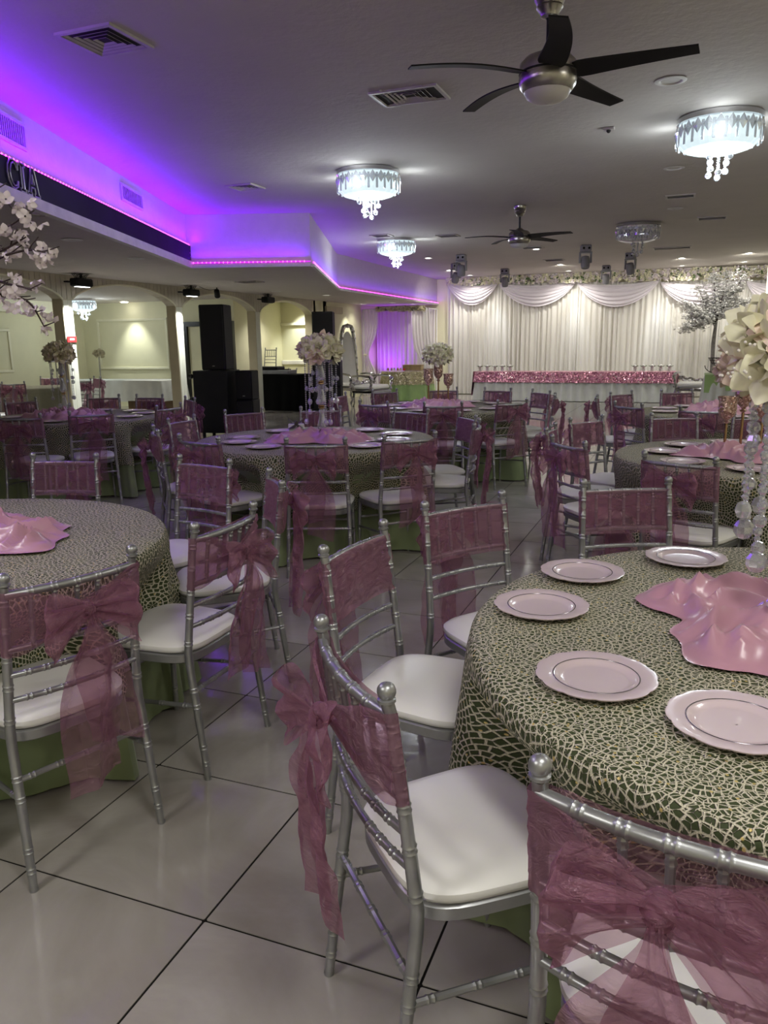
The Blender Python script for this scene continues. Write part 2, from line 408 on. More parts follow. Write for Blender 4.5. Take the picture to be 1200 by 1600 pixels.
# ---------------------------------------------------------------- shell
def build_shell():
    struct(MB().box(-15, -4, ZC, 2.8, YB+.1, ZC+.1), 'ceiling', 'ceiling')
    poly = [(-15, -4)]+SEG+[(-15, YB)]
    so = struct(MB().prism(poly, ZS, ZC), 'ceiling_soffit', 'soffit')
    struct(MB().box(-15, YB, 0, 2.8, YB+.15, ZC), 'wall_end', 'cream')
    struct(MB().box(2.65, -4, 0, 2.8, YB, ZC), 'wall_right', 'cream')
    struct(MB().box(-15, -4.1, 0, 2.8, -4, ZC), 'wall_behind', 'cream')
    struct(MB().box(-15, -4, 0, -14.6, 16.2, ZS), 'wall_far_left', 'cream')
    struct(MB().box(-15, 16.2, 0, -10.1, 16.4, ZS), 'wall_back_room', 'cream')
    struct(MB().box(-10.25, 16.4, 0, -10.1, 18.5, ZS), 'wall_back_return', 'cream')
    struct(MB().box(-10.25, 18.5, 0, XA, 18.7, ZS), 'wall_back_doorway', 'cream')
    struct(MB().box(XA-.2, 17.95, 0, XA, YB, ZS), 'wall_side', 'cream')
    # picture-frame mouldings of the back room
    def frame(o, u0, z0, u1, z1, axis, c, nm_):
        t = MB(); w_ = .06
        for a, b_, c_, d in ((u0, z0, u1, z0+w_), (u0, z1-w_, u1, z1), (u0, z0+w_, u0+w_, z1-w_), (u1-w_, z0+w_, u1, z1-w_)):
            if axis == 'y': t.bbox(a, c-.03, b_, c_, c, d, .008)
            else: t.bbox(c, a, b_, c+.03, c_, d, .008)
        struct(t, nm_, 'creamtrim')
    frame(None, -14.15, .93, -12.0, 2.18, 'y', 16.2, 'trim_1')
    frame(None, 11.0, .95, 13.8, 1.93, 'x', -14.6, 'trim_2')
    struct(MB().box(-14.6, -4, 2.3, -14.3, 16.2, ZS), 'trim_3', 'creamtrim')
    struct(MB().bbox(-10.1, 18.44, 1.98, XA-.2, 18.5, 2.05, .01), 'trim_4', 'creamtrim')
    struct(MB().bbox(-10.1, 18.44, .98, XA-.2, 18.5, 1.08, .01), 'trim_5', 'whitetrim')
    struct(MB().bbox(-8.5, YB-.03, 1.3, -6.6, YB, 1.38, .01), 'trim_6', 'creamtrim')
    struct(MB().box(XA, 18.6, 2.28, XA+.06, 19.6, 2.45), 'trim_7', 'column')
    # black-framed doorway in the back room
    d = MB(); d.box(-11.5, 16.1, 0, -11.38, 16.2, 2.06); d.box(-10.22, 16.1, 0, -10.10, 16.2, 2.06); d.box(-11.38, 16.1, 1.95, -10.22, 16.2, 2.06)
    dr = struct(MB().box(-11.38, 16.16, 0, -10.82, 16.2, 1.95).box(-10.78, 16.16, 0, -10.22, 16.2, 1.95), 'door_1', 'cream')
    part(d, 'door_frame', 'blackmetal', dr, False)
    for x in (-10.9, -10.7): part(MB().tube([(x, 16.16, 1.0), (x, 16.12, 1.0), (x, 16.12, 1.12)], .012, 8), 'door_handle', 'nickel', dr)
    # arcade: columns and beadboard beam with flat arches
    cols = [6.7, 9.55, 12.35, 15.19, 17.95]
    for i, y in enumerate(cols):
        c = MB(); c.bbox(XA-.21, y-.1, 0, XA, y+.1, 2.22, .008)
        o = struct(c, 'column', 'column')
        o['label'] = 'cream square arcade column, %s from the camera' % ('first, out of frame', 'nearest in view', 'second in view', 'third in view', 'last')[i]
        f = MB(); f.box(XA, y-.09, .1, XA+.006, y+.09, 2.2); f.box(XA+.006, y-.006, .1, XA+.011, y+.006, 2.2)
        part(f, 'lit_face_panel', 'columnlit', o, False)  # thin sheet in the lit tone, brightens the column side by colour
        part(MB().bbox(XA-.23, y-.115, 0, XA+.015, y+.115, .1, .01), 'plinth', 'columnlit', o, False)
    bm = struct(MB().box(XA-.2, -4, ZS-.035, XA-.005, 18.05, ZS), 'trim_arcade_beam', 'beadboard')
    def arch(y):
        for a, b_ in zip([3.85]+cols[:-1], cols):
            if a+.1 <= y <= b_-.1:
                u = (y-a-.1)/(b_-a-.2)*2-1
                return 2.21 + .29*max(0, 1-u*u)**.72
        return 2.21
    y = 3.95
    while y < 18.0:
        y2 = min(y+.1, 18.05); t = MB(); n = 3
        g = .0045
        ys = [y+g+(y2-y-2*g)*k/n for k in range(n+1)]
        vs = [(x, yy, arch(yy)) for x in (XA-.2, XA) for yy in ys]+[(x, yy, ZS-.002) for x in (XA-.2, XA) for yy in ys]
        m = n+1; fs = []
        for k in range(n):
            fs += [(k, k+1, m+k+1, m+k), (m+k, m+k+1, 3*m+k+1, 3*m+k), (k+1, k, 2*m+k, 2*m+k+1), (2*m+k, 3*m+k, 3*m+k+1, 2*m+k+1)]
        fs += [(0, m, 3*m, 2*m), (n, 2*m+n, 3*m+n, m+n)]
        t.add(vs, fs); part(t, 'board', 'beadboard', bm, False)
        y = y2
    # arch edge moulding
    for a, b_ in zip([3.85]+cols[:-1], cols):
        t = MB(); t.tube([(XA+.006, a+.1+(b_-a-.2)*k/40, arch(a+.1+(b_-a-.2)*k/40)) for k in range(41)], .014, 6)
        part(t, 'arch_moulding', 'creamtrim', bm)
    # soffit edge: dark band, trims
    def face(a, b, z0, z1, out, mat, name, back=0.0, parent=None):
        a = Vector((*a, 0)); b = Vector((*b, 0)); dd = (b-a).normalized(); n_ = Vector((dd.y, -dd.x, 0))
        p = [a-n_*back, b-n_*back, b+n_*out, a+n_*out]
        return struct(MB().prism([(q.x, q.y) for q in p], z0, z1), name, mat, parent)
    face(SEG[0], SEG[1], 2.655, 2.87, .05, 'darkband', 'trim_dark_band')
    face(SEG[0], SEG[1], 2.566, 2.655, .07, 'whitetrim', 'trim_soffit_1')
    for i in (1, 2, 3): face(SEG[i], SEG[i+1], 2.566, 2.605, .05, 'whitetrim', 'trim_soffit_%d' % (i+1))
build_shell()

# LED strips
def led(a, b, z, out, label, dots=True):
    a = Vector((*a, z)); b = Vector((*b, z)); d = (b-a).normalized(); n_ = Vector((d.y, -d.x, 0))
    t = thing('led_strip', tuple(a+n_*out), label, 'led strip', 'purple led strips along the soffit')
    part(MB().tube([(0, 0, 0), tuple(b-a)], .007, 6), 'tape', 'ledtape', t)
    if dots:
        m = MB(); k = int((b-a).length/.06)
        for i in range(k):
            p = d*(i+.5)*.06; m.octa((p+n_*.01).to_tuple(), .0105, 1)
        part(m, 'diodes', 'ledpink', t, False, kind='stuff')
led((-2.8, -.65), SEG[1], 2.878, .03, 'purple led strip glowing along the top edge of the dark sign band')
led(SEG[1], SEG[2], 2.635, .03, 'dotted pink led strip along the short soffit face beyond the dark band')
led(SEG[2], SEG[3], 2.625, .03, 'pink led strip on the soffit edge that runs away to the inner corner')
led(SEG[3], SEG[4], 2.625, .03, 'pink led strip on the farthest soffit edge, ending at the stage curtain')
t = thing('led_strip', (-6.67, 9.6, 2.63), 'short vertical run of pink leds at the end of the dark band', 'led strip')
m = MB()
for k in range(5): m.octa((.03, -.02, .04+k*.05), .013, 1)
part(m, 'diodes', 'ledpink', t, False, kind='stuff'); part(MB().tube([(.02, -.02, 0), (.02, -.02, .27)], .006, 6), 'tape', 'ledtape', t)

# sign letters on the dark band
def sign():
    d = Vector((-1.71, 4.51, 0)).normalized(); n_ = Vector((d.y, -d.x, 0))
    P0 = Vector((-4.935, 4.982, 0))
    t = thing('wall_sign', (P0.x, P0.y, 0), 'outlined silver letters CIA on the dark soffit band', 'sign')
    A = [(0, 0), (.075, 0), (.075, .02), (.06, .02), (.07, .06), (.125, .06), (.135, .02), (.12, .02), (.12, 0), (.21, 0), (.21, .02), (.195, .02), (.135, .205), (.085, .205), (.02, .02), (0, .02)]
    A2 = [(.08, .085), (.12, .085), (.1, .155)]
    I = [(0, 0), (.09, 0), (.09, .022), (.065, .022), (.065, .183), (.09, .183), (.09, .205), (0, .205), (0, .183), (.025, .183), (.025, .022), (0, .022)]
    C = [(.16, .06), (.15, .02), (.10, 0), (.05, .005), (.01, .05), (0, .10), (.01, .155), (.05, .2), (.10, .205), (.15, .19), (.165, .2), (.165, .14), (.15, .14), (.13, .175), (.10, .185), (.07, .17), (.045, .13), (.04, .1), (.045, .07), (.07, .035), (.10, .02), (.13, .03), (.15, .06)]
    for name, polys, off in (('letter_a', (A, A2), -.09), ('letter_i', (I,), -.205), ('letter_c', (C,), -.395)):
        mb = MB()
        for pl in polys:
            q = [P0+d*(off+x)+n_*.058+Vector((0, 0, 2.662+y)) for x, y in pl]
            mb.tube([(p-Vector((P0.x, P0.y, 0))).to_tuple() for p in q], .0065, 6, closed=True)
        part(mb, name, 'signsilver', t)
sign()

# ---------------------------------------------------------------- ceiling fittings
def vent(x, y, z, wx, wy, label, rz=0, n=8, wall=False, name='ceiling_vent', four=False):
    t = thing(name, (x, y, z), label, 'vent', None, rz)
    f = MB(); b = .025
    for q in ((-wx/2, -wy/2, wx/2, -wy/2+b), (-wx/2, wy/2-b, wx/2, wy/2), (-wx/2, -wy/2+b, -wx/2+b, wy/2-b), (wx/2-b, -wy/2+b, wx/2, wy/2-b)):
        f.box(q[0], q[1], -.015, q[2], q[3], 0)
    part(f, 'frame', 'vent', t, False)
    part(MB().box(-wx/2+b, -wy/2+b, -.003, wx/2-b, wy/2-b, 0), 'backing', 'ventdark', t, False)
    if four:
        for k in range(4):
            for i in range(4):
                m = MB(); r0 = wx/2-b-.012-i*(wx/2-b)/4.6; r1 = r0-.014
                q = [(-r0, r0*wy/wx, -.012), (r0, r0*wy/wx, -.012), (r1, r1*wy/wx, -.004), (-r1, r1*wy/wx, -.004)]
                c = math.cos(k*PI/2); s_ = math.sin(k*PI/2)
                q = [(a*c-b_*s_, a*s_+b_*c, z_) for a, b_, z_ in q]
                m.add(q+[(a, b_, z_+.002) for a, b_, z_ in q], [(0, 1, 2, 3), (7, 6, 5, 4), (0, 4, 5, 1), (1, 5, 6, 2), (2, 6, 7, 3), (3, 7, 4, 0)])
                part(m, 'slat', 'vent', t, False)
    else:
        for k in range(n):
            yy = -wy/2+b+(wy-2*b)*(k+.5)/n; m = MB(); dw = (wy-2*b)/n*.35
            m.add([(-wx/2+b, yy-dw, -.012), (wx/2-b, yy-dw, -.012), (wx/2-b, yy+dw, -.004), (-wx/2+b, yy+dw, -.004),
                   (-wx/2+b, yy-dw, -.010), (wx/2-b, yy-dw, -.010), (wx/2-b, yy+dw, -.002), (-wx/2+b, yy+dw, -.002)],
                  [(0, 1, 2, 3), (7, 6, 5, 4), (0, 4, 5, 1), (1, 5, 6, 2), (2, 6, 7, 3), (3, 7, 4, 0)])
            part(m, 'slat', 'vent', t, False)
    return t
vent(-3.36, 4.13, ZC, .40, .40, 'square four-way ceiling vent nearest the camera at upper left', four=True)
vent(-2.05, 5.85, ZC, .52, .36, 'square ceiling vent just left of the large ceiling fan', four=True)
vent(-4.9, 8.25, ZC, .34, .34, 'small square ceiling vent between purple glow and near left chandelier', four=True)
vent(-5.0, 12.8, ZC, .34, .30, 'ceiling vent just left of the farthest lit chandelier', n=5)
vent(-3.99, 13.33, ZC, .36, .30, 'ceiling vent right of the farthest lit chandelier', n=5)
vent(-.25, 11.1, ZC, .36, .26, 'ceiling vent below the bright right chandelier', n=4)
vent(.17, 13.24, ZC, .42, .3, 'ceiling vent near the right frame edge, behind the bright right chandelier', n=6)
vent(-3.0, 18.3, ZC, .44, .4, 'ceiling vent among the stage spotlights, below the far fan', n=4)
vent(-3.0, 15.7, ZC, .4, .3, 'ceiling vent directly behind the far ceiling fan', n=4)
vent(-.48, 17.1, ZC, .72, .35, 'long dark linear slot vent right of the unlit chandelier', n=2)
vent(-7.19, 12.1, ZS, .42, .3, 'flush vent in the soffit underside above the tall loudspeaker', n=4)
def wall_vent(px, py, z0, z1, L_, label):
    d = Vector((-1.71, 4.51, 0)).normalized(); n_ = Vector((d.y, -d.x, 0))
    t = vent(0, 0, 0, L_, z1-z0, label, n=1, name='wall_vent')
    for c in list(t.children):
        if c.name.startswith('slat'): bpy.data.objects.remove(c)
    for k in range(14):
        x = -L_/2+.03+(L_-.06)*(k+.5)/14; part(MB().box(x-.004, -(z1-z0)/2+.025, -.012, x+.004, (z1-z0)/2-.025, -.004), 'slat', 'vent', t, False)
    zc = -n_; xc = d; yc = zc.cross(xc)
    t.rotation_euler = Matrix((xc, yc, zc)).transposed().to_euler()
    t.location = (px+n_.x*.003, py+n_.y*.003, (z0+z1)/2)
wall_vent(-4.87, 4.81, 3.0, 3.2, .52, 'louvred wall grille in purple light at the left frame edge')
wall_vent(-5.87, 7.44, 3.02, 3.2, .72, 'louvred wall grille in purple light above the dark band')

def can(x, y, z, label, on=False, e=12, aim=None, grp=None, r=.085):
    t = thing('recessed_light', (x, y, z), label, 'ceiling light', grp)
    part(MB().lathe([(r, -.001), (r+.025, -.006), (r, -.012), (r-.012, -.008), (r-.018, -.001)], 20), 'trim_ring', 'white', t)
    part(MB().lathe([(.003, -.004), (r-.018, -.003)], 20), 'lens', 'canglow' if on else 'canoff', t)
    if on: lamp('SPOT', 'can_light', (x, y, z-.03), e, (1, .97, .88), .05, aim=aim or (x, y, 0), spot=125, blend=.8)
can(-.256, 6.28, ZC, 'unlit recessed light right of the large fan')
can(-.294, 9.31, ZC, 'unlit recessed light just below the bright right chandelier')
can(-.33, 12.06, ZC, 'unlit recessed light beneath the small vent on the right')
for x, y, l in ((-5.4, 16.56, 'lit recessed light right of the farthest lit chandelier'), (-2.98, 16.02, 'lit recessed light behind the far fan, right of its blades'),
                (-5.82, 19.55, 'lit recessed light left of the pair of hanging spotlights'), (-5.75, 21.3, 'lit recessed light above the left end of the stage curtain'),
                (-3.04, 19.44, 'lit recessed light between far fan and stage flowers'), (-3.1, 21.3, 'lit recessed light close above the swag peak in mid curtain'),
                (-.33, 19.3, 'upper of two lit recessed lights right of the unlit chandelier'), (-.34, 21.3, 'lower of two lit recessed lights right of the unlit chandelier'),
                (1.02, 18.9, 'lit recessed light at the right edge above the silver tree'), (1.05, 21.0, 'lit recessed light just above the silver tree crown'),
                (-.9, 14.6, 'lit recessed light showing through the unlit chandelier')):
    can(x, y, ZC, l, True, 85 if y > 18 else 60, (x, 22.2, 1.0) if 18 < y < 21 else (x, y+1.0, 0))
for x, y, l, on in ((-5.93, 6.53, 'unlit recessed light in the soffit nearest the blossom branches', 0), (-6.47, 8.2, 'unlit recessed light in the soffit below the end of the dark band', 0),
                    (-7.7, 16.25, 'lit recessed light in the soffit above the white flower ball', 1), (-8.5, 20.3, 'dim recessed light in the soffit by the yellow wall corner', 1),
                    (-7.6, 20.2, 'lit recessed light in the soffit before the flowered booth', 1), (-8.0, 14.5, 'unlit recessed light in the soffit above the turntable desk', 0)):
    can(x, y, ZS, l, bool(on), 14)
# small sensor
t = thing('ceiling_sensor', (-.78, 7.38, ZC), 'small dark square sensor on the ceiling below the large fan', 'sensor')
part(MB().bbox(-.05, -.035, -.02, .05, .035, 0, .006), 'housing', 'vent', t); part(MB().ball((.0, 0, -.025), .02), 'eye', 'ventdark', t)

def fan(x, y, rad, a0, label):
    t = thing('ceiling_fan', (x, y, 0), label, 'fan')
    prof = [(.085, ZC), (.085, 3.25), (.075, 3.235), (.08, 3.225), (.065, 3.2), (.07, 3.19), (.05, 3.165), (.045, 3.15), (.02, 3.14)]
    part(MB().lathe([(.07, ZC)]+prof, 24), 'canopy', 'nickel', t)
    part(MB().tube([(0, 0, 3.15), (0, 0, 2.98)], .014, 12), 'downrod', 'blackmetal', t)
    part(MB().lathe([(.02, 3.0), (.04, 2.99), (.06, 2.97), (.12, 2.955), (.145, 2.93), (.15, 2.90), (.15, 2.885)], 32), 'motor_housing', 'nickel', t)
    part(MB().lathe([(.15, 2.885), (.152, 2.882), (.152, 2.877), (.147, 2.874)], 32), 'dark_ring', 'blackmetal', t)
    part(MB().lathe([(.148, 2.875), (.152, 2.85), (.148, 2.82), (.13, 2.795), (.122, 2.79)], 32), 'light_ring', 'nickel', t)
    part(MB().lathe([(.124, 2.79), (.11, 2.765), (.08, 2.745), (.04, 2.735), (.003, 2.732)], 32), 'light_bowl', 'frost', t)
    bl = MB()
    def f(u, v):
        r_ = .12+(rad-.12)*u; wd = .075*(1-.42*u) if u > .08 else .05+.022*u/.08
        tw = R(14)*(1-.5*u); c = (v-.5)*2*wd
        sweep = .03*math.sin(u*PI)
        return (r_, c*math.cos(tw)+sweep, -c*math.sin(tw)+.012*math.sin(u*PI))
    bl.grid(f, 14, 4); top = [(a, b, c+.008) for a, b, c in bl.v]; n = len(bl.v); w_ = 15; h_ = 4
    fs = [tuple(reversed([i+n for i in q])) for q in bl.f]
    bl.v += top; bl.f += fs
    edge = list(range(w_))+[w_*(k+1)-1 for k in range(1, h_+1)]+[w_*h_+k for k in range(w_-2, -1, -1)]+[w_*k for k in range(h_-1, 0, -1)]
    for i in range(len(edge)): a, b = edge[i], edge[(i+1) % len(edge)]; bl.f.append((b, a, a+n, b+n))
    me = bl.mesh('blade', 'fanblade')
    for k in range(5): ob('blade', me, t, (0, 0, 2.875), (0, 0, R(a0+72*k)))
fan(-.8, 4.49, .745, -5, 'large near ceiling fan with five black blades and brushed nickel light')
fan(-2.27, 10.95, .74, -13, 'smaller looking far ceiling fan with black blades before the stage curtain')

def chandelier(x, y, z, lit, label, s=1, e=45):
    t = thing('crystal_chandelier', (x, y, z), label, 'chandelier'); r = .335*s
    part(MB().lathe([(r-.03, 0), (r, -.005), (r, -.045), (r-.02, -.05), (.01, -.05)], 40), 'mounting_plate', 'chrome', t)
    g = 'lampglow' if lit else 'crystalclear'; g2 = 'cooldiamond' if lit else 'crystal'
    # glowing faceted drum with scooped bottom
    def f(u, v):
        a = 2*PI*u; fac = 1+.02*math.cos(a*24)
        prof = ((r*.93, -.05), (r*.95, -.12), (r*.93, -.2), (r*.8, -.245), (r*.55, -.27), (r*.3, -.28), (.02, -.285))
        k = v*6; i = min(5, int(k)); q = k-i
        rr = prof[i][0]*(1-q)+prof[i+1][0]*q; zz = prof[i][1]*(1-q)+prof[i+1][1]*q
        return (rr*fac*math.cos(a), rr*fac*math.sin(a), zz*s if zz > -.06 else zz)
    part(MB().grid(f, 72, 12, True), 'glass_drum', g, t, smooth=25)
    n = 24; dia = MB(); w_ = .04*s
    dia.add([(0, 0, .06), (w_, 0, 0), (0, 0, -.06), (-w_, 0, 0), (0, -.014, 0), (0, .004, 0)], [(4, 0, 1), (4, 1, 2), (4, 2, 3), (4, 3, 0), (5, 1, 0), (5, 2, 1), (5, 3, 2), (5, 0, 3)])
    me = dia.mesh('diamond_pendant', 'crystal' if lit else 'crystal', False)
    bar = MB(); bar.bbox(-.012, -.006, -.11, .012, .004, .04, .003); mb_ = bar.mesh('prism_bar', g2 if not lit else 'crystal', False)
    for k in range(n):
        a = 2*PI*k/n; ob('diamond_pendant', me, t, (r*1.0*math.cos(a), r*1.0*math.sin(a), -.11), (0, 0, a+PI/2))
        a += PI/n; ob('prism_bar', mb_, t, (r*.985*math.cos(a), r*.985*math.sin(a), -.115), (0, 0, a+PI/2))
    for k, (a, rr, ln) in enumerate(((.3, .07, .12), (1.4, .055, .16), (2.6, .07, .13), (3.7, .06, .10), (4.9, .075, .14), (5.6, .12, .02), (2.0, .13, .02), (.9, .12, .03), (4.2, .13, .02))):
        m = MB(); cx, cy = rr*math.cos(a), rr*math.sin(a); z0 = -.28; zz = z0
        while zz > z0-ln: m.octa((cx, cy, zz), .012, 1); zz -= .02
        m.ball((cx, cy, zz-.02), .027, 8, 6); part(m, 'crystal_drop', 'crystal', t, False)
    if lit: lamp('POINT', 'chandelier_light', (x, y, z-.36), e, COOL, .12); lamp('POINT', 'chandelier_uplight', (x, y-.42*s, z-.17), e*.05, COOL, .05); lamp('POINT', 'chandelier_uplight', (x-.42*s, y+.2, z-.17), e*.05, COOL, .05); lamp('POINT', 'chandelier_uplight', (x+.42*s, y+.2, z-.17), e*.05, COOL, .05)
chandelier(-3.3, 8.08, ZC, True, 'lit crystal drum chandelier near the middle of the ceiling', e=30)
chandelier(.1, 7.43, ZC, True, 'brightest lit crystal chandelier at the right side of the ceiling', e=30)
chandelier(-4.96, 13.39, ZC, True, 'smaller looking lit crystal chandelier by the purple soffit', e=30)
chandelier(-.9, 13.42, ZC, False, 'unlit crystal chandelier in front of the stage curtain')
chandelier(-12.95, 14.42, ZS, True, 'lit crystal chandelier in the side room behind the arches', .85, 26)

def mover(x, y, label, rz=0, tilt=20):
    t = thing('moving_head_light', (x, y, ZC), label, 'stage light', None, rz)
    b = MB(); b.bbox(-.10, -.08, -.12, .10, .08, 0, .015); part(b, 'base', 'grey', t)
    f = MB()
    for k in (-1, 1): f.ball((k*.05, -.08, -.06), .022)
    part(f, 'base_knobs', 'black', t)
    y_ = MB()
    for k in (-1, 1): y_.bbox(k*.105-.015, -.04, -.33, k*.105+.015, .04, -.12, .008)
    y_.bbox(-.12, -.05, -.15, .12, .05, -.12, .008); part(y_, 'yoke', 'grey', t)
    h = MB(); h.lathe([(.02, .11), (.07, .10), (.085, .03), (.085, -.07), (.075, -.12), (.06, -.12), (.055, -.105), (.003, -.105)], 18)
    part(h, 'head', 'grey', t, loc=(0, 0, -.31), rot=(R(tilt), 0, 0))
for i, (x, y, l, rz, ti) in enumerate(((-4.59, 16.3, 'upper right of the overlapping pair of hanging moving head lights', 0, 10), (-5.2, 18.0, 'lower left of the overlapping pair of hanging moving head lights', .6, 30),
        (-4.47, 19.9, 'moving head light hanging before the leftmost swag peak', 0, 25), (-2.0, 15.85, 'large moving head light hanging right of the far ceiling fan', .3, -15),
        (-2.05, 20.3, 'low moving head light close to the garland in mid stage', 0, 20), (-1.3, 17.65, 'moving head light hanging below the unlit chandelier', -.3, 25))):
    mover(x, y, l, rz, ti)

# black flood lights on the column tops
def flood(y, label, e, dx=.33, z=2.44):
    t = thing('flood_light', (XA+dx, y, z), label, 'stage light')
    part(MB().bbox(-.08, -.17, -.06, .08, .17, .06, .02), 'housing', 'black', t)
    part(MB().box(-.03, -.12, -.066, .05, .12, -.06), 'led_panel', 'whiteglow' if e else 'black', t, False)
    part(MB().box(-.16, -.19, .0, -.08, .19, .02).box(-.015, -.015, .06, .015, .015, ZS-z), 'bracket', 'black', t, False)
    c = MB()
    for k in range(3): c.tube([(-.04+.03*k, -.15+u/12*.3, .06+(ZS-z-.07)*abs(math.cos(PI*u/12*2))+.002*k) for u in range(13)], .005, 5)
    part(c, 'cable', 'cable', t)
    if e: lamp('SPOT', 'flood_beam', (XA+dx-.02, y, z-.08), e, (.93, .97, 1), .04, aim=(XA+.02, y, 0.5), spot=84, blend=.5)
flood(9.52, 'black led flood light shining down the nearest arcade column', 240)
flood(12.3, 'black led flood light shining down the second arcade column', 150)
flood(15.1, 'black flood light on the third arcade column, switched off', 0)
t = thing('clip_spotlight', (-8.45, 13.0, 2.46), 'small tilted black spotlight between second and third columns', 'stage light')
part(MB().lathe([(.02, .09), (.05, .07), (.055, -.07), (.045, -.07), (.003, -.05)], 14), 'head', 'black', t, rot=(R(40), R(25), 0)); part(MB().tube([(0, 0, .02), (0, 0, .11)], .01, 8), 'bracket', 'black', t)
part(MB().tube([(.02, -.6+.05*k, .09-.04*math.sin(k/12*PI)) for k in range(13)], .004, 5), 'cable', 'cable', t)

# wall washes, then ceiling spots added as fill light for the side room
lamp('SPOT', 'wall_wash_light', (-12.95, 15.75, 2.5), 60, (.95, 1, .93), .04, aim=(-12.95, 16.25, .6), spot=70, blend=.8)
lamp('SPOT', 'wall_wash_light', (-14.2, 11.9, 2.25), 55, (.95, 1, .93), .04, aim=(-14.6, 11.9, .7), spot=80, blend=.8)
lamp('SPOT', 'wall_wash_light', (-9.4, 18.1, 2.5), 60, (.95, 1, .97), .04, aim=(-9.4, 18.5, .8), spot=90, blend=.8)
lamp('SPOT', 'wall_wash_light', (-8.5, 19.9, 2.5), 28, (1, 1, .85), .04, aim=(-8.87, 19.9, 1.0), spot=80, blend=.8)
for x, y, l in ((-11.5, 9, 'nearest added fill spot in the side room ceiling'), (-12.5, 12.2, 'added fill spot over the far table of the side room'), (-10.3, 14.3, 'added fill spot of the side room near the third column'), (-11.5, 5, 'added fill spot of the side room out to the left'), (-9.4, 17.2, 'added fill spot above the equipment table')): can(x, y, ZS, l, True, 62)
t = thing('wall_spotlight', (-13.0, 15.9, ZS), 'small flush spotlight above the framed wall panel in the side room', 'ceiling light')
part(MB().lathe([(.07, 0), (.09, -.01), (.07, -.02), (.003, -.015)], 16), 'lens', 'canglow', t)
for x, e in ((-5.13, 62), (-3.0, 66), (-.86, 85), (1.1, 50), (-6.4, 24)):
    lamp('SPOT', 'curtain_wash_light', (x, 21.7, 3.22), e*1.2, (.85, .92, 1), .05, aim=(x, 22.14, .9), spot=42, blend=1)
lamp('SPOT', 'booth_wash_light', (-8.35, 21.25, .4), 75, (.36, .005, 1), .05, aim=(-8.3, 22.0, 1.9), spot=110, blend=.9)
can(-7.4, 21.3, ZS, 'added recessed fill light inside the flowered booth', True, 14)  # lamp added to brighten the booth

# ---------------------------------------------------------------- chairs
def ringed(p0, p1, r0, r1, rings, n=10, curve=None, rh=.0019, ends=None):
    # a turned bamboo-style rod; rings given as fractions, each a double ring
    p0 = Vector(p0); p1 = Vector(p1); Ln = (p1-p0).length; ts = {0., 1.}
    if curve:
        for k in range(1, 10): ts.add(k/10)
    for q in rings:
        for d in (-.0125, -.0095, -.0065, -.003, 0, .003, .0065, .0095, .0125): ts.add(min(1, max(0, q+d/Ln)))
    ts = sorted(ts); path = []; rad = []
    for t in ts:
        r = r0+(r1-r0)*t
        for q in rings:
            d = abs((t-q)*Ln)
            if .0025 < d < .0100: r += rh*(1-abs(d-.0065)/.004) if abs(d-.0065) < .004 else 0
        p = p0.lerp(p1, t)
        if curve: p = p+Vector(curve)*(1-(2*t-1)**2)
        path.append(p); rad.append(r)
    return path, rad
def poly_rod(pts, radii, ringz, n=12):
    P = [Vector(p) for p in pts]; cum = [0]
    for a, b in zip(P, P[1:]): cum.append(cum[-1]+(b-a).length)
    ts = set(cum)
    for k in range(24): ts.add(cum[-1]*k/23)
    rs = []
    for z in ringz:
        for i, (a, b) in enumerate(zip(P, P[1:])):
            if (a.z-z)*(b.z-z) <= 0 and a.z != b.z: rs.append(cum[i]+(b-a).length*(z-a.z)/(b.z-a.z)); break
    for q in rs:
        for d in (-.0105, -.0085, -.0065, -.0045, -.0015, .0015, .0045, .0065, .0085, .0105): ts.add(q+d)
    path = []; rad = []
    for t in sorted(x for x in ts if 0 <= x <= cum[-1]):
        i = max(k for k in range(len(cum)-1) if cum[k] <= t+1e-9); u = (t-cum[i])/(cum[i+1]-cum[i])
        p = P[i].lerp(P[i+1], u); r = radii[i]*(1-u)+radii[i+1]*u
        for q in rs:
            d = abs(t-q)
            if abs(d-.0065) < .0035: r += .0019*(1-abs(d-.0065)/.0035)
        path.append(p); rad.append(r)
    return path, rad
def yb(z):  # backrest lean
    return .055*(1-max(0, (z-.44))/.475) if z > .44 else .055*(z/.44)
def seat_outline(n, inset=0, k=4.2):
    pts = []
    for i in range(n):
        a = 2*PI*i/n; c, s = math.cos(a), math.sin(a)
        x = math.copysign(abs(c)**(2/k), c); y = math.copysign(abs(s)**(2/k), s)
        hw = (.200+.014*y)-inset; hd = .200-inset
        pts.append((x*hw, .262+y*hd))
    return pts
CH = {}
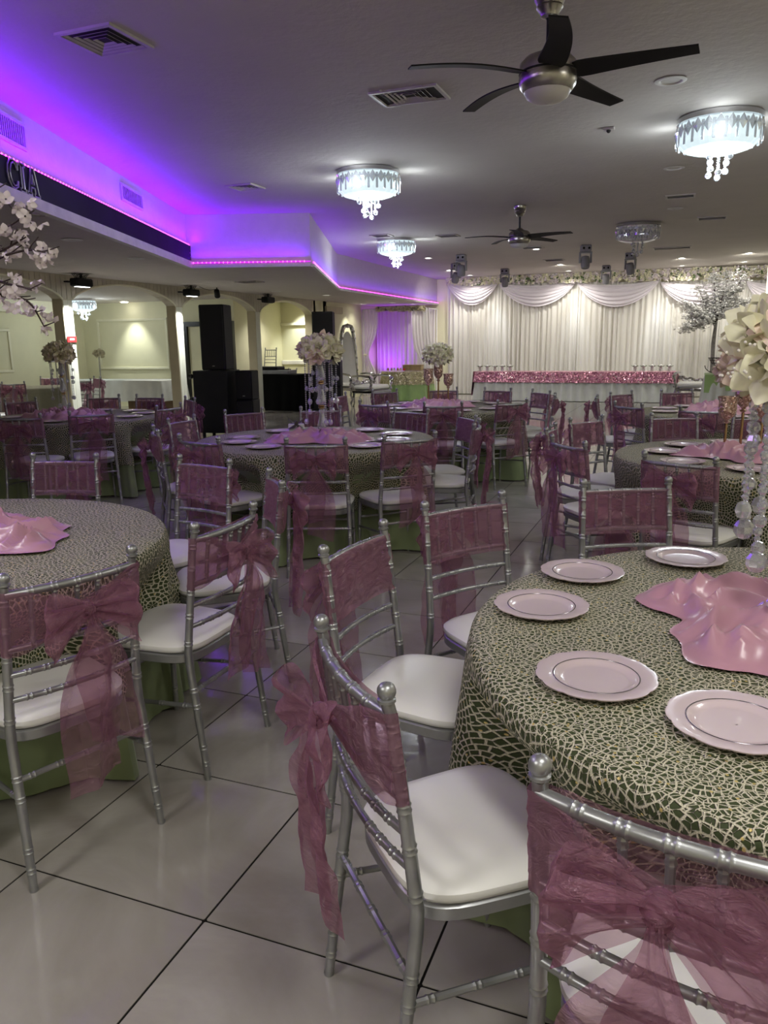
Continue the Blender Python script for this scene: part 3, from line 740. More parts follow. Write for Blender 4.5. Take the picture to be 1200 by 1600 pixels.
def chair_meshes():
    for s, nm_ in ((-1, 'L'), (1, 'R')):
        pts = [(s*.207, 0, 0), (s*.203, .018, .15), (s*.199, .042, .34), (s*.197, .053, .42), (s*.196, .055, .47), (s*.193, .046, .56), (s*.187, .012, .86), (s*.186, .004, .893)]
        pa, ra = poly_rod(pts, [.0115, .0128, .0138, .014, .014, .0135, .0122, .012], [.06, .12, .33, .27, .50, .60, .685, .77, .845])
        m = MB(); m.tube(pa, ra, 12)
        m.lathe([(.012, .892), (.0165, .895), (.0165, .900), (.0125, .902), (.0125, .9035), (.0155, .9065), (.0172, .912), (.0168, .918), (.0145, .9235), (.0105, .9275), (.0055, .9298), (.0008, .9305)], 12, (s*.186, .003, 0))
        m.lathe([(.002, .0), (.0122, .0), (.0122, .008), (.0115, .01)], 10, (s*.207, 0, 0))
        CH['back_leg'+nm_] = m.mesh('back_leg', 'silver')
        pts = [(s*.199, .435, 0), (s*.192, .43, .25), (s*.187, .425, .43)]
        pa, ra = poly_rod(pts, [.0100, .0125, .0145], [.10, .22, .36])
        CH['front_leg'+nm_] = MB().tube(pa, ra, 12).mesh('front_leg', 'silver')
        pa, ra = ringed((s*.200, .032, .27), (s*.193, .43, .235), .0082, .0082, [.12, .38, .62, .88])
        CH['side'+nm_] = MB().tube(pa, ra, 8).mesh('stretcher', 'silver')
    pa, ra = ringed((-.199, .038, .325), (.199, .038, .325), .0085, .0085, [.1, .3, .5, .7, .9]); CH['backst'] = MB().tube(pa, ra, 8).mesh('stretcher', 'silver')
    pa, ra = ringed((-.191, .43, .30), (.191, .43, .30), .0085, .0085, [.1, .35, .65, .9]); CH['frontst'] = MB().tube(pa, ra, 8).mesh('stretcher', 'silver')
    for z, nm_, r_ in ((.868, 'top', .0115), (.71, 'r1', .0095), (.635, 'r2', .0085), (.56, 'r3', .0085)):
        rr = [(x+.188)/.376 for x in (-.125, -.0625, 0, .0625, .125)] if z > .7 else [.12, .25, .37, .63, .75, .88]
        pa, ra = ringed((-.188, yb(z)+.0, z), (.188, yb(z), z), r_, r_, rr, curve=(0, -.022, 0)); CH[nm_] = MB().tube(pa, ra, 10).mesh('back_rail', 'silver')
    for i, x in enumerate((-.125, -.0625, 0, .0625, .125)):
        c = -.022*(1-(x/.188)**2)
        pa, ra = ringed((x, yb(.71)+c, .714), (x, yb(.868)+c, .865), .007, .007, [.12, .5, .88]); CH['sp%d' % i] = MB().tube(pa, ra, 8).mesh('spindle', 'silver')
    n = 40; m = MB(); vs = []
    for ins, z in ((.006, .405), (0, .41), (0, .436), (.006, .441), (.03, .441), (.03, .405)):
        vs += [(x, y, z) for x, y in seat_outline(n, ins)]
    fs = [(i*n+k, i*n+(k+1) % n, ((i+1) % 6)*n+(k+1) % n, ((i+1) % 6)*n+k) for i in range(6) for k in range(n)]
    m.add(vs, fs); CH['frame'] = m.mesh('seat_frame', 'silver')
    m = MB(); vs = []
    prof = ((.012, .441), (.001, .446), (-.005, .457), (-.004, .469), (.008, .4795), (.032, .487), (.07, .4915), (.12, .4945), (.15, .4955), (.175, .496))
    for ins, z in prof: vs += [(x, y, z-.004*max(0, ((y-.262)/.2))**6) for x, y in seat_outline(n, ins, 4.0 if ins < .1 else 3)]
    fs = [(i*n+k, i*n+(k+1) % n, (i+1)*n+(k+1) % n, (i+1)*n+k) for i in range(len(prof)-1) for k in range(n)]
    fs += [tuple(reversed(range(n))), tuple((len(prof)-1)*n+k for k in range(n))]
    m.add(vs, fs); CH['cushion'] = m.mesh('seat_cushion', 'vinyl')
chair_meshes()
NV = 6
def nz(*a): return noise.noise(Vector(a))
def sash_meshes():
    for v in range(NV):
        sd = v*7.3
        kz = .795+.01*math.sin(v*2.1)
        # band around the back: closed loop in plan, pinched toward the knot at the rear
        def band(u, w_, sd=sd, kz=kz):
            hw = .203; yc_f = .030; yc_b = -.045
            a = 2*PI*u   # start at knot (rear centre)
            # superellipse-like loop: param around
            x = -hw*math.copysign(abs(math.sin(a))**.35, math.sin(a)); y_s = -math.cos(a)
            front = smooth01((y_s+1)/2*1.0)
            pin = abs(x)/hw if y_s < 0 else 1
            bow = -.022*(1-(x/.19)**2) if abs(x) < .19 else 0
            yy = (bow+.012*math.copysign(abs(y_s)**.5, y_s)*1.6)
            half = .092 if y_s > 0 else .092*(.28+.72*smooth01(pin*1.15))
            zc = (.785 + (0 if y_s > 0 else (kz-.785)*(1-pin)))
            z = zc+(w_-.5)*2*half
            z += .010*nz(u*9+sd, w_*1.5, 0) if 0 < w_ < 1 else .006*nz(u*7+sd, 3, 1)
            z = min(z, .893) if y_s > 0 else z
            yy += yb(z)+.006*nz(u*14+sd, w_*9, sd)+.004*math.sin(w_*34+nz(u*5, sd, 2)*7)*(1-.2*pin)
            if y_s < 0: yy -= .018*(1-pin)
            if y_s > .05: yy = max(yy, yb(z)+bow+.0125)
            return (x, yy, z)
        m = MB().grid(lambda u, w_: band(u, w_), 72, 12, True); CH['band%d' % v] = m.mesh('sash', 'organza', 80)
        ky = -.062; 
        k = MB(); k.ball((0, ky, kz), .024, 12, 8, 1.15)
        k.v = [(x*(1+.25*nz(x*60, z*60, sd)), y+.004*nz(x*90, z*90, sd), z) for x, y, z in k.v]
        CH['knot%d' % v] = k.mesh('knot', 'organza', 80)
        b = MB()
        for s in (-1, 1):
            Lb = .135+.02*nz(sd, s, 1); dr = .03+.03*abs(nz(sd, s, 5)); wd = .074+.014*nz(sd, s*3, 8)
            def loop(u, w_, s=s):
                e = math.sin(PI*u); c = math.sin(2*PI*u)
                x = s*(.006+Lb*(e**.8)); half = .014+wd*(e**.75)
                ww = (w_-.5)*2
                z = kz+ww*half*(1.05-.15*u)-dr*e*e+.012*ww*c
                y = ky-.012-.028*e+.024*c*(.6+.4*ww)+.011*e*math.sin(ww*6+s*1.3+sd+u*2)+.010*nz(u*5+sd, ww*2.5, s*3)
                x += s*.016*nz(u*4, ww*3, sd+s)-s*.012*ww*ww
                return (x, y, z)
            b.grid(loop, 22, 14)
        CH['bow%d' % v] = b.mesh('bow', 'organza', 80)
        for j, s in enumerate((-1, 1)):
            Ln = (.43, .47, .40, .50, .44, .38)[(v+j*2) % 6]; sp = .030+.03*abs(nz(sd, s, 11)); wd = .073+.015*nz(sd*1.3, s, 2)
            def tail(u, w_, s=s, Ln=Ln, sp=sp, wd=wd):
                ww = (w_-.5)*2
                half = .010+wd*smooth01(u*2.6)
                z = kz-.005-Ln*u-.05*u*(ww*s*.5+.5)*u
                x = s*sp*smooth01(u*1.6)+half*ww+.02*math.sin(u*5+sd)*u
                y = ky-.010-.012*j-.03*math.sin(min(1, u*3)*PI/2)+.017*math.sin(ww*3.6+u*3+s+sd)*smooth01(u*2.5)+.012*nz(u*7, ww*2.2+sd, s*5)
                y += .05*u
                return (x, y, z)
            CH['tail%d%d' % (v, j)] = MB().grid(tail, 34, 12).mesh('tail', 'organza', 80)
sash_meshes()
def chair(x, y, face, v, label, group, sx=1):
    t = thing('chiavari_chair', (x, y, 0), label, 'chair', group, face-PI/2)
    for k in ('L', 'R'):
        ob('back_leg', CH['back_leg'+k], t); ob('front_leg', CH['front_leg'+k], t); ob('stretcher', CH['side'+k], t)
    ob('stretcher', CH['backst'], t); ob('stretcher', CH['frontst'], t)
    ob('top_rail', CH['top'], t)
    for k in ('r1', 'r2', 'r3'): ob('back_rail', CH[k], t)
    for k in range(5): ob('spindle', CH['sp%d' % k], t)
    ob('seat_frame', CH['frame'], t); ob('seat_cushion', CH['cushion'], t)
    s = ob('sash', CH['band%d' % v], t, label='mauve organza sash tied in a bow')
    ob('knot', CH['knot%d' % v], s); ob('bow', CH['bow%d' % v], s)
    ob('tail', CH['tail%d0' % v], s); ob('tail', CH['tail%d1' % v], s)
    return t
TB = {1: (.42, 2.04), 2: (-2.70, 1.98), 3: (-2.70, 5.43), 4: (-6.1, 6.6), 5: (.5, 5.35), 6: (-2.6, 8.62), 7: (.42, 8.62)}
CHAIRS = [  # table, x, y, measured facing (deg) or None, label
 (1, .022, .96, 80, 'silver chair cut by the bottom right corner, large mauve bow facing the camera'),
 (1, -.58, 1.28, 44, 'nearest full silver chair, seen from its back corner, long mauve tails hanging left'),
 (1, -.94, 2.14, -7, 'silver chair left of the near right table, crinkled sash band, behind the nearest full chair'),
 (1, -.77, 2.80, -37, 'silver chair at the far left of the near right table, sash band towards us'),
 (1, -.22, 3.38, -64, 'silver chair across the near right table, its sash band right above the back plates'),
 (2, -1.56, 1.60, 160, 'silver chair at the left frame edge, its bow and two tails hanging towards us'),
 (2, -1.49, 2.27, 178, 'silver chair at the near left table with big white seat and crinkled mauve tails'),
 (2, -1.72, 3.04, 217, 'silver chair seen edge on between near left and middle tables'),
 (2, -2.36, 3.42, 258, 'silver chair beyond the near left table, backing on to the middle table'),
 (2, -3.21, 3.32, 284, 'silver chair across the near left table, full sash band above the pink runner side'),
 (3, -2.18, 4.38, 108, 'silver chair at the middle table front, left of its mate, bow tail down centre'),
 (3, -1.67, 4.74, 135, 'silver chair in front of the middle table, right of its mate, wide white seat'),
 (3, -2.98, 4.27, None, 'silver chair at the left front of the middle table, rumpled sash facing us'),
 (3, -3.93, 5.40, None, 'silver chair left of the middle table, sash turned to us at an angle'),
 (3, -3.82, 6.21, None, 'silver chair at the far left of the middle table, before the black loudspeakers'),
 (3, -3.23, 6.62, None, 'silver chair behind the crystal candelabra of the middle table'),
 (3, -2.32, 6.62, None, 'silver chair behind the middle table, backing on to the far middle table'),
 (3, -1.68, 6.20, None, 'silver chair at the right rear of the middle table, nearly hidden by another chair'),
 (3, -1.45, 5.62, None, 'silver chair at the right side of the middle table with big tails hanging outward'),
 (3, -3.60, 4.62, None, 'edge-on silver chair left of the middle table, bow and long tail leftward'),
 (4, -5.60, 5.30, None, 'silver chair at the left frame edge in front of the far left table'),
 (4, -5.20, 5.76, None, 'silver chair with centred bow tail in front of the far left table'),
 (4, -6.75, 7.72, None, 'silver chair behind the far left table beside the lit column'),
 (4, -6.16, 7.86, None, 'silver chair at the rear right of the far left table by the second column'),
 (4, -7.30, 6.95, None, 'silver chair behind the far left table left of its crystal centrepiece'),
 (4, -4.92, 6.55, None, 'silver chair at the right side of the far left table with frilly bow'),
 (4, -5.35, 7.55, None, 'silver chair right rear of the far left table with tail hanging right'),
 (5, -.02, 4.20, 68, 'silver chair in front of the right middle table, bow tail over its white seat'),
 (5, -.66, 4.74, 41, 'silver chair with dark round bow at the left front of the right middle table'),
 (5, -.88, 5.45, 0, 'side-on silver chair left of the right middle table, tails in the aisle'),
 (5, -.72, 6.16, None, 'silver chair left rear of the right middle table, dark sash band facing us'),
 (5, -.09, 6.63, None, 'silver chair behind the right middle table, its sash band before the far right table'),
 (5, .54, 6.72, None, 'silver chair behind the gold goblets of the right middle table'),
 (6, -3.62, 9.30, None, 'silver chair left rear of the far middle table, before the green display table'),
 (6, -3.01, 9.85, None, 'silver chair behind the glitter goblets of the far middle table'),
 (6, -2.28, 9.88, None, 'silver chair behind the far middle table, before the white skirt of the sequin table'),
 (6, -1.66, 9.52, None, 'silver chair at the right rear of the far middle table, edge on to us'),
 (6, -1.38, 8.80, None, 'silver chair right of the far middle table, bow and tails to the right'),
 (6, -1.66, 7.86, None, 'silver chair at the right front of the far middle table, centred bow and tail'),
 (6, -2.26, 7.40, None, 'silver chair in front of the far middle table below the glitter goblets'),
 (6, -3.00, 7.38, None, 'silver chair at the left front of the far middle table, bow gathered at its left'),
 (6, -3.88, 8.50, None, 'silver chair at the left of the far middle table, beside the far loudspeakers'),
 (7, -.90, 8.52, None, 'side-on silver chair left of the far right table, round bow on its left'),
 (7, -.72, 9.40, None, 'silver chair left rear of the far right table'),
 (7, -.52, 7.68, None, 'silver chair at the left front of the far right table, tail down its back'),
 (7, -.12, 9.84, None, 'silver chair behind the far right table, before the right end of the sequin table'),
 (7, .13, 7.34, None, 'silver chair in front of the far right table, beside its bunched pink runner'),
 (7, 1.0, 7.45, None, 'silver chair at the right front of the far right table, mostly behind the large flowers'),
]
PLACED = {}
for i, (tb, x, y, fa, lb) in enumerate(CHAIRS):
    cx, cy = TB[tb]; d = Vector((x-cx, y-cy))
    mn = 1.2 if tb > 2 else .9
    if d.length < mn: d = d.normalized()*mn
    f0 = math.atan2(-d.y, -d.x)
    if fa is not None:
        df = (R(fa)-f0+PI) % (2*PI)-PI; f0 = f0+df*.9
    v = (i*5+tb) % NV
    PLACED.setdefault(tb, []).append((cx+d.x, cy+d.y, f0))
    chair(cx+d.x, cy+d.y, f0, v, lb, 'silver chiavari chairs with mauve bows')

# ---------------------------------------------------------------- banquet tables
def fold(th, sd, nf, a): return a*(math.sin(th*nf+sd)+.5*math.sin(th*(nf*1.7)+sd*2+1.3)+.6*nz(math.cos(th)*3+sd, math.sin(th)*3, sd))
def cloth(cx, cy, Rt, ztop, zbot, off, sd, chairs, lace, nt=220):
    vs = []; uv = []; att = []
    push = [0]*nt
    for k in range(nt):
        th = 2*PI*k/nt
        for (hx, hy, f) in chairs:
            r_ = Rt+.05+off; need = 0
            while r_-need > .6:
                px = cx+(r_-need)*math.cos(th)-hx; py = cy+(r_-need)*math.sin(th)-hy
                ly = px*math.cos(f)+py*math.sin(f); lx = -px*math.sin(f)+py*math.cos(f)
                if -.02 < ly < .482-off*.6 and abs(lx) < .228-off*.2: need += .01
                else: break
            push[k] = max(push[k], need)
    for _ in range(3): push = [max(push[k], (push[k-1]+push[(k+1) % nt])/2-.004) for k in range(nt)]
    rt = Rt+off; cr = .02
    rings = [('t', rt*.02), ('t', rt*.3), ('t', rt*.6), ('t', rt*.8), ('t', rt*.93), ('t', rt-cr*.6), ('c', .35), ('c', .7), ('c', 1)]
    nz_ = 16
    rings += [('s', (k+1)/nz_) for k in range(nz_)]
    zt = ztop+off*.5
    for kind, q in rings:
        for k in range(nt):
            th = 2*PI*k/nt; c, s = math.cos(th), math.sin(th)
            if kind == 't': r_, z, arc, tp = q, zt+(.0015*nz(q*c*9, q*s*9, sd) if lace else 0), q, 1
            elif kind == 'c': a = q*PI/2; r_ = rt-cr+cr*math.sin(a); z = zt-cr+cr*math.cos(a); arc = rt-cr+cr*a; tp = .7
            else:
                zz = zt-cr-(zt-cr-zbot)*q; dz = zt-cr-zz; w_ = smooth01(dz/.30)
                r_ = rt+.085*(dz/.75)+w_*fold(th, sd, 13, .017+.022*dz/.75)+.004
                r_ -= push[k]*smooth01(dz/.24)*1.02
                z = zz+(.012*math.sin(th*40) if lace and q == 1 else 0); arc = rt+dz; tp = max(0, .7-dz*6)
            x, y = r_*c, r_*s
            vs.append((x, y, z)); uv.append((arc*c+sd, arc*s-sd)); att.append(tp)
    nr = len(rings)
    fs = [(i*nt+k, i*nt+(k+1) % nt, (i+1)*nt+(k+1) % nt, (i+1)*nt+k) for i in range(nr-1) for k in range(nt)]
    fs.append(tuple(range(nt))[::-1])
    m = MB(); m.add(vs, [tuple(reversed(f)) for f in fs]); m.uv = uv; m.att = att
    return m
NAMES = {1: 'near right', 2: 'near left', 3: 'middle', 4: 'far left', 5: 'right middle', 6: 'far middle', 7: 'far right'}
WHERE = {1: 'with five pink plates at right frame edge', 2: 'with bare top, at the left frame edge', 3: 'in mid room under the crystal candelabra', 4: 'by the arcade columns',
         5: 'right of the central aisle', 6: 'beyond the middle table', 7: 'before the right end of the sequin table'}
for tb, (cx, cy) in TB.items():
    t = thing('banquet_table', (cx, cy, 0), 'round banquet table hidden under cloths, %s' % WHERE[tb], 'table', 'round banquet tables')
    part(MB().lathe([(.01, .74), (.90, .74), (.905, .75), (.90, .76), (.01, .76)], 48), 'tabletop', 'brown', t)
    for k in range(4):
        a = PI/4+PI/2*k; part(MB().tube([(.55*math.cos(a), .55*math.sin(a), 0), (.5*math.cos(a), .5*math.sin(a), .74)], .014, 8), 'leg', 'grey', t)
    ch = PLACED.get(tb, [])
    o = part(cloth(cx, cy, .915, .763, .012, 0, tb*1.7, ch, False), 'under_cloth', 'sage', None, 60)
    o.location = (cx, cy, 0); tag(o, 'sage green cloth of the round table %s' % WHERE[tb], 'tablecloth', 'sage green under cloths')
    o = part(cloth(cx, cy, .915, .763, .33, .016, tb*1.7, ch, True), 'lace_overlay', 'lace', None, 60)
    o.location = (cx, cy, 0); tag(o, 'champagne cord lace on the round table %s' % WHERE[tb], 'tablecloth', 'champagne lace overlays')
ZT = .774
# plates
DIRS = ('right', 'right, towards the rear', 'rear right', 'rear, right of centre', 'rear', 'rear, left of centre', 'rear left', 'left, towards the rear', 'left', 'left, towards the front', 'front left', 'front, left of centre', 'front', 'front, right of centre', 'front right', 'right, towards the front')
def SIDE(a): return DIRS[int(((a % 360)+11.25)//22.5) % 16]
def plate_mesh():
    n = 96; m = MB(); vs = []
    def rim(th): return 1+.030*abs(math.sin(th*6))**.6
    prof = [(.0, .004), (.085, .004), (.098, .005), (.108, .010), (.116, .0125), (.140, .0135), (.160, .016), (.163, .0155), (.160, .012), (.115, .006), (.10, .001), (.0, .001)]
    for r_, z in prof:
        for k in range(n):
            th = 2*PI*k/n; q = .775*r_*(rim(th) if r_ > .13 else 1); q = max(q, .002); vs.append((q*math.cos(th), q*math.sin(th), z))
    fs = [(i*n+k, i*n+(k+1) % n, (i+1)*n+(k+1) % n, (i+1)*n+k) for i in range(len(prof)-1) for k in range(n)]
    m.add(vs, fs)
    return m.mesh('dish', 'plate'), MB().lathe([(.0903, .0130), (.0908, .0138), (.0922, .0139), (.093, .0132)], 64).mesh('silver_line', 'platering')
PD, PR = plate_mesh()
def plate(x, y, z, label, group, rz=0):
    t = thing('charger_plate', (x, y, z), label, 'plate', group, rz); ob('dish', PD, t); ob('silver_line', PR, t)
for x, y, l in ((-.146, 1.624, 'pink scalloped plate nearest the left front edge of the near right table'), (.129, 1.503, 'pink scalloped plate cut by the right frame edge'),
                (-.34, 2.051, 'pink scalloped plate at the left edge of the near right table'), (-.275, 2.414, 'pink scalloped plate second from the back of the near right table'),
                (.03, 2.69, 'pink scalloped plate farthest back on the near right table'), (.50, 2.70, 'pink plate behind the satin runner on the near right table'), (.48, 1.40, 'pink plate outside the right edge on the near right table')):
    plate(x, y, ZT, l, 'plates on the near right table', x*3)
P3 = ((-3.26, 5.28, 'leftmost plate'), (-3.14, 5.02, 'second plate from the front left'), (-2.82, 4.83, 'front plate left of the runner'), (-3.2, 5.78, 'rear left plate'), (-2.50, 6.05, 'rear plate right of the candelabra'), (-2.17, 5.83, 'rear right plate'), (-2.06, 5.47, 'rightmost plate'), (-2.13, 5.08, 'front right plate behind a chair'))
P3 = [(a, b, l) for a, b, l in P3]
for a, b, l in P3:
    plate(a, b, ZT, 'pink scalloped charger on the middle table, %s' % l, 'plates on the middle table')
for a, b, l in ((-.12, 5.36, 'leftmost'), (.0, 5.74, 'rear left'), (.3, 5.97, 'rear one behind the runner'), (-.0, 4.93, 'front left behind a chair top'), (.36, 4.74, 'front one right of the chair finial')):
    plate(a, b, ZT, 'pink scalloped charger on the right middle table, %s' % l, 'plates on the right middle table')
for tb, rs in ((6, (-60, -25, 10, 45, 80, 115, 150, 190, 230, 265)), (7, (95, 130, 165, 200, 235, 270, 60)), (4, (-70, -35, 0, 35, 70, 110, 250, 215))):
    cx, cy = TB[tb]
    for k, a in enumerate(rs):
        side = SIDE(a)
        plate(cx+.66*math.cos(R(a)), cy+.66*math.sin(R(a)), ZT, 'small looking pink charger on the %s of the %s table' % (side, NAMES[tb]), 'plates on the %s table' % NAMES[tb])

# satin runners bunched in the middle of the tables
def runner(cx, cy, rx, ry, rot, sd, label, hgt=.055):
    def f(u, v):
        th = 2*PI*u; rr = v
        out = 1+.13*math.sin(3*th+sd)+.10*math.sin(5*th+sd*2)+.05*math.sin(11*th+sd*3)
        q = rr*out; x = q*rx*math.cos(th); y = q*ry*math.sin(th)
        n1 = nz(x*4.2+sd, y*4.2, sd); n2 = nz(x*4.2+9, y*4.2+sd, 4)
        p1 = 27*(x*.35+y*.9)+5.5*n1+sd; p2 = 21*(x*.9-y*.45)+6.2*n2+sd*2; p3 = 38*(y-.3*x)+8*n1-4*n2
        h = .62*(1-abs(math.sin(p1)))**.8+.42*(1-abs(math.sin(p2)))**.9+.16*(1-abs(math.sin(p3)))+.35*max(0, n1+n2)
        ed = smooth01((1-rr)*5)
        z = .004+hgt*(h*(.25+.75*ed)+.25*ed)*(.55+.45*smooth01((1-rr)*2))
        if rr > .97: z = .003+z*.4
        return (x*math.cos(rot)-y*math.sin(rot), x*math.sin(rot)+y*math.cos(rot), z)
    m = MB().grid(lambda u, v: f(u, .02+.98*v), 150, 44, True)
    o = part(m, 'satin_runner', 'satin', None, 60); o.location = (cx, cy, ZT); return tag(o, label, 'cloth')
runner(.33, 2.10, .40, .36, .2, 1.0, 'bunched pink satin runner on the near right table', .075)
runner(-2.62, 2.12, .42, .34, .3, 2.3, 'bunched pink satin runner on the near left table', .075)
runner(-2.62, 5.35, .42, .30, .2, 3.1, 'bunched pink satin runner around the candelabra foot of the middle table', .07)
runner(-6.1, 6.4, .46, .34, 0, 4.4, 'bunched pink satin runner on the far left table', .07)
runner(.42, 5.32, .42, .33, .1, 5.2, 'bunched pink satin runner under the gold goblets', .07)
runner(-2.7, 8.5, .40, .3, .1, 6.6, 'bunched pink satin runner on the far middle table', .07)
runner(.35, 8.5, .42, .34, .1, 7.9, 'bunched pink satin runner on the far right table', .08)

# ---------------------------------------------------------------- flowers
def petal(m, L_, W, cup, base, ax, roll, tipz=.25, nu=4, nv=6):
    # petal from base along ax; roll about ax
    ax = Vector(ax).normalized(); up = Vector((0, 0, 1)) if abs(ax.z) < .9 else Vector((1, 0, 0))
    sd = ax.cross(up).normalized(); up = sd.cross(ax).normalized()
    q = Quaternion(ax, roll); sd = q @ sd; up = q @ up; base = Vector(base)
    def f(u, v):
        w_ = W*math.sin(PI*min(1, v*.93+.05))**.75*(1 if v < .6 else 1-(v-.6)**1.5*1.2)
        x = (u-.5)*2*w_
        h = cup*(1-(1-v)**2)*.0+cup*v*v*tipz*4-.35*x*x/max(W, .001)
        return (base+ax*(v*L_*(1-.1*v))+sd*x+up*h).to_tuple()
    m.grid(f, nu, nv)
def blossom_mesh(name, mat, n1, n2, L_, W, seed, n3=0):
    rnd = random.Random(seed); m = MB()
    for n, el, s in ((n1, 18, 1), (n2, 45, .8), (n3, 68, .55)):
        for k in range(n):
            a = 2*PI*(k+rnd.random()*.3)/max(1, n)+el; e = R(el+rnd.uniform(-8, 8))
            petal(m, L_*s*rnd.uniform(.9, 1.1), W*s, .012*rnd.uniform(-1, 1)+L_*.12, (0, 0, 0), (math.cos(a)*math.cos(e), math.sin(a)*math.cos(e), math.sin(e)), rnd.uniform(-.3, .3))
    return m.mesh(name, mat, 80)
BL = {c: [blossom_mesh('blossom', c, 6, 5, .085, .034, s, 4) for s in (1, 2, 3)] for c in ('ivorypetal', 'blushpetal', 'goldpetal')}
def fib(n):
    for i in range(n):
        z = 1-2*(i+.5)/n; r_ = math.sqrt(1-z*z); a = i*2.39996; yield Vector((r_*math.cos(a), r_*math.sin(a), z))
def flower_ball(t, c, Rr, n, mats, seed, flat=.72, s=1):
    rnd = random.Random(seed)
    for d in fib(n):
        if d.z < -.45: continue
        p = Vector(c)+Vector((d.x*Rr, d.y*Rr, d.z*Rr*flat))*.62
        mt = mats[0] if (len(mats) == 1 or rnd.random() > .35) else mats[1]
        o = ob('blossom', BL[mt][rnd.randrange(3)], t, p)
        q = d.to_track_quat('Z', 'Y') @ Quaternion((0, 0, 1), rnd.uniform(0, 6)); o.rotation_mode = 'QUATERNION'; o.rotation_quaternion = q
        sc_ = s*rnd.uniform(.85, 1.15); o.scale = (sc_,)*3
def candelabra(x, y, top, label, mats, seed, rb=.19, n=26, strands=12, s=1, ball=True, bs=1):
    t = thing('crystal_centerpiece', (x, y, ZT+.012), label, 'centerpiece'); H = top
    part(MB().lathe([(.003, 0), (.085, 0), (.088, .006), (.06, .014), (.03, .02), (.022, .03)], 12), 'foot', 'crystalclear', t, False)
    for k in range(6):
        a = PI/3*k; part(MB().octa((.055*math.cos(a), .055*math.sin(a), .03), .024, 1.1), 'foot_crystal', 'crystal', t, False)
    hs = [.04, H*.36, H*.40, H*.68, H*.72, H-.03]
    seg = ((.04, H*.36), (H*.40, H*.68), (H*.72, H-.02))
    for a, b in seg:
        d = b-a; part(MB().lathe([(.012, a), (.03, a+d*.06), (.038, a+d*.18), (.030, a+d*.4), (.018, a+d*.75), (.022, a+d*.92), (.012, b)], 10), 'crystal_stem', 'crystal', t, False)
    for a, b in zip((.035, H*.36, H*.68), (.05, H*.40, H*.72)):
        part(MB().lathe([(.012, a-.005), (.026, a), (.026, a+.008), (.015, (a+b)/2), (.026, b-.008), (.026, b), (.012, b+.005)], 14), 'gold_collar', 'gold', t)
    part(MB().lathe([(.01, H-.03), (.09, H-.02), (.13, H), (.01, H+.01)], 20), 'crown_plate', 'chrome', t)
    rnd = random.Random(seed)
    for k in range(strands):
        a = 2*PI*k/strands+.2; r_ = (.125, .095)[k % 2]; m = MB(); z = H-.01; ln = rnd.choice((.22, .30, .38, .46))*s
        while z > H-ln: m.octa((r_*math.cos(a), r_*math.sin(a), z), .0085, 1); z -= .0165
        m.ball((r_*math.cos(a), r_*math.sin(a), z-.018), .021, 7, 4, 1.15)
        zz = H-ln*.5; m.ball((r_*math.cos(a)+.01, r_*math.sin(a), zz), .017, 7, 4, 1.1)
        part(m, 'crystal_strand', 'crystal', t, False)
    if ball: flower_ball(t, (0, 0, H+.06), rb, n, mats, seed, s=bs)
    return t
candelabra(-2.70, 5.55, .60, 'crystal candelabra with blush and ivory flower ball on the middle table', ('ivorypetal', 'blushpetal'), 3, .215, 34)
candelabra(-6.42, 6.72, .58, 'crystal candelabra with dull gold flower ball on the far left table', ('goldpetal',), 5, .2, 30)
t1c = candelabra(.27, 2.10, .62, 'large ivory flower ball on crystal candelabra at the right frame edge', ('ivorypetal', 'blushpetal'), 8, .235, 36, 8, bs=1.18)
# long hanging crystal garlands of the near centrepiece
for k, (dx, dy, ln) in enumerate(((-.085, -.06, .40), (-.045, -.12, .58), (-.115, .0, .32))):
    m = MB(); z = .60; rnd = random.Random(k)
    while z > .60-ln:
        r_ = rnd.choice((.008, .008, .012, .017)); z -= r_*.9; m.ball((dx+rnd.uniform(-.003, .003), dy, z), r_, 8, 5); z -= r_*.9
    m.ball((dx, dy, z-.022), .025, 8, 5, 1.1); part(m, 'crystal_strand', 'crystal', t1c, False)
pm = MB(); rnd = random.Random(4)
for k in range(16):
    a = rnd.uniform(2.6, 4.4); pm.ball((.235*math.cos(a*.3+2.8), .235*math.sin(a*.3+2.8), .62+rnd.uniform(0, .10)), .0038, 8, 6)
part(pm, 'pearls', 'pearl', t1c, kind='stuff')

def goblet(x, y, h, label, s=1, tilt=0):
    t = thing('glitter_goblet', (x, y, ZT+.01), label, 'goblet', None)
    part(MB().lathe([(.003, .002), (.045, 0), (.045, .006), (.02, .012), (.009, .03)], 20), 'foot', 'gold', t)
    part(MB().tube([(0, 0, .02), (0, 0, h*.55)], .009, 10), 'stem', 'gold', t)
    part(MB().lathe([(.008, h*.53), (.02, h*.55), (.022, h*.565), (.012, h*.58), (.016, h*.60), (.045, h*.66), (.056, h*.76), (.052, h*.9), (.062, h), (.058, h), (.048, h*.9), (.05, h*.76), (.003, h*.64)], 24), 'bowl', 'goldglitter', t)
    return t
goblet(.24, 5.34, .36, 'front gold glitter goblet of the trio on the right middle table'); goblet(.34, 5.48, .47, 'tallest gold glitter goblet of the trio on the right middle table'); goblet(.44, 5.30, .40, 'rightmost gold glitter goblet on the right middle table')
goblet(-2.82, 8.65, .42, 'left glitter goblet on the far middle table'); goblet(-2.74, 8.78, .50, 'middle and tallest glitter goblet on the far middle table'); goblet(-2.60, 8.72, .36, 'right glitter goblet with open top on the far middle table')
t = thing('flower_ball', (-2.74, 8.74, 1.27), 'cream green flower ball resting on the glitter goblets of the far middle table', 'flowers'); flower_ball(t, (0, 0, .08), .22, 34, ('ivorypetal',), 12)
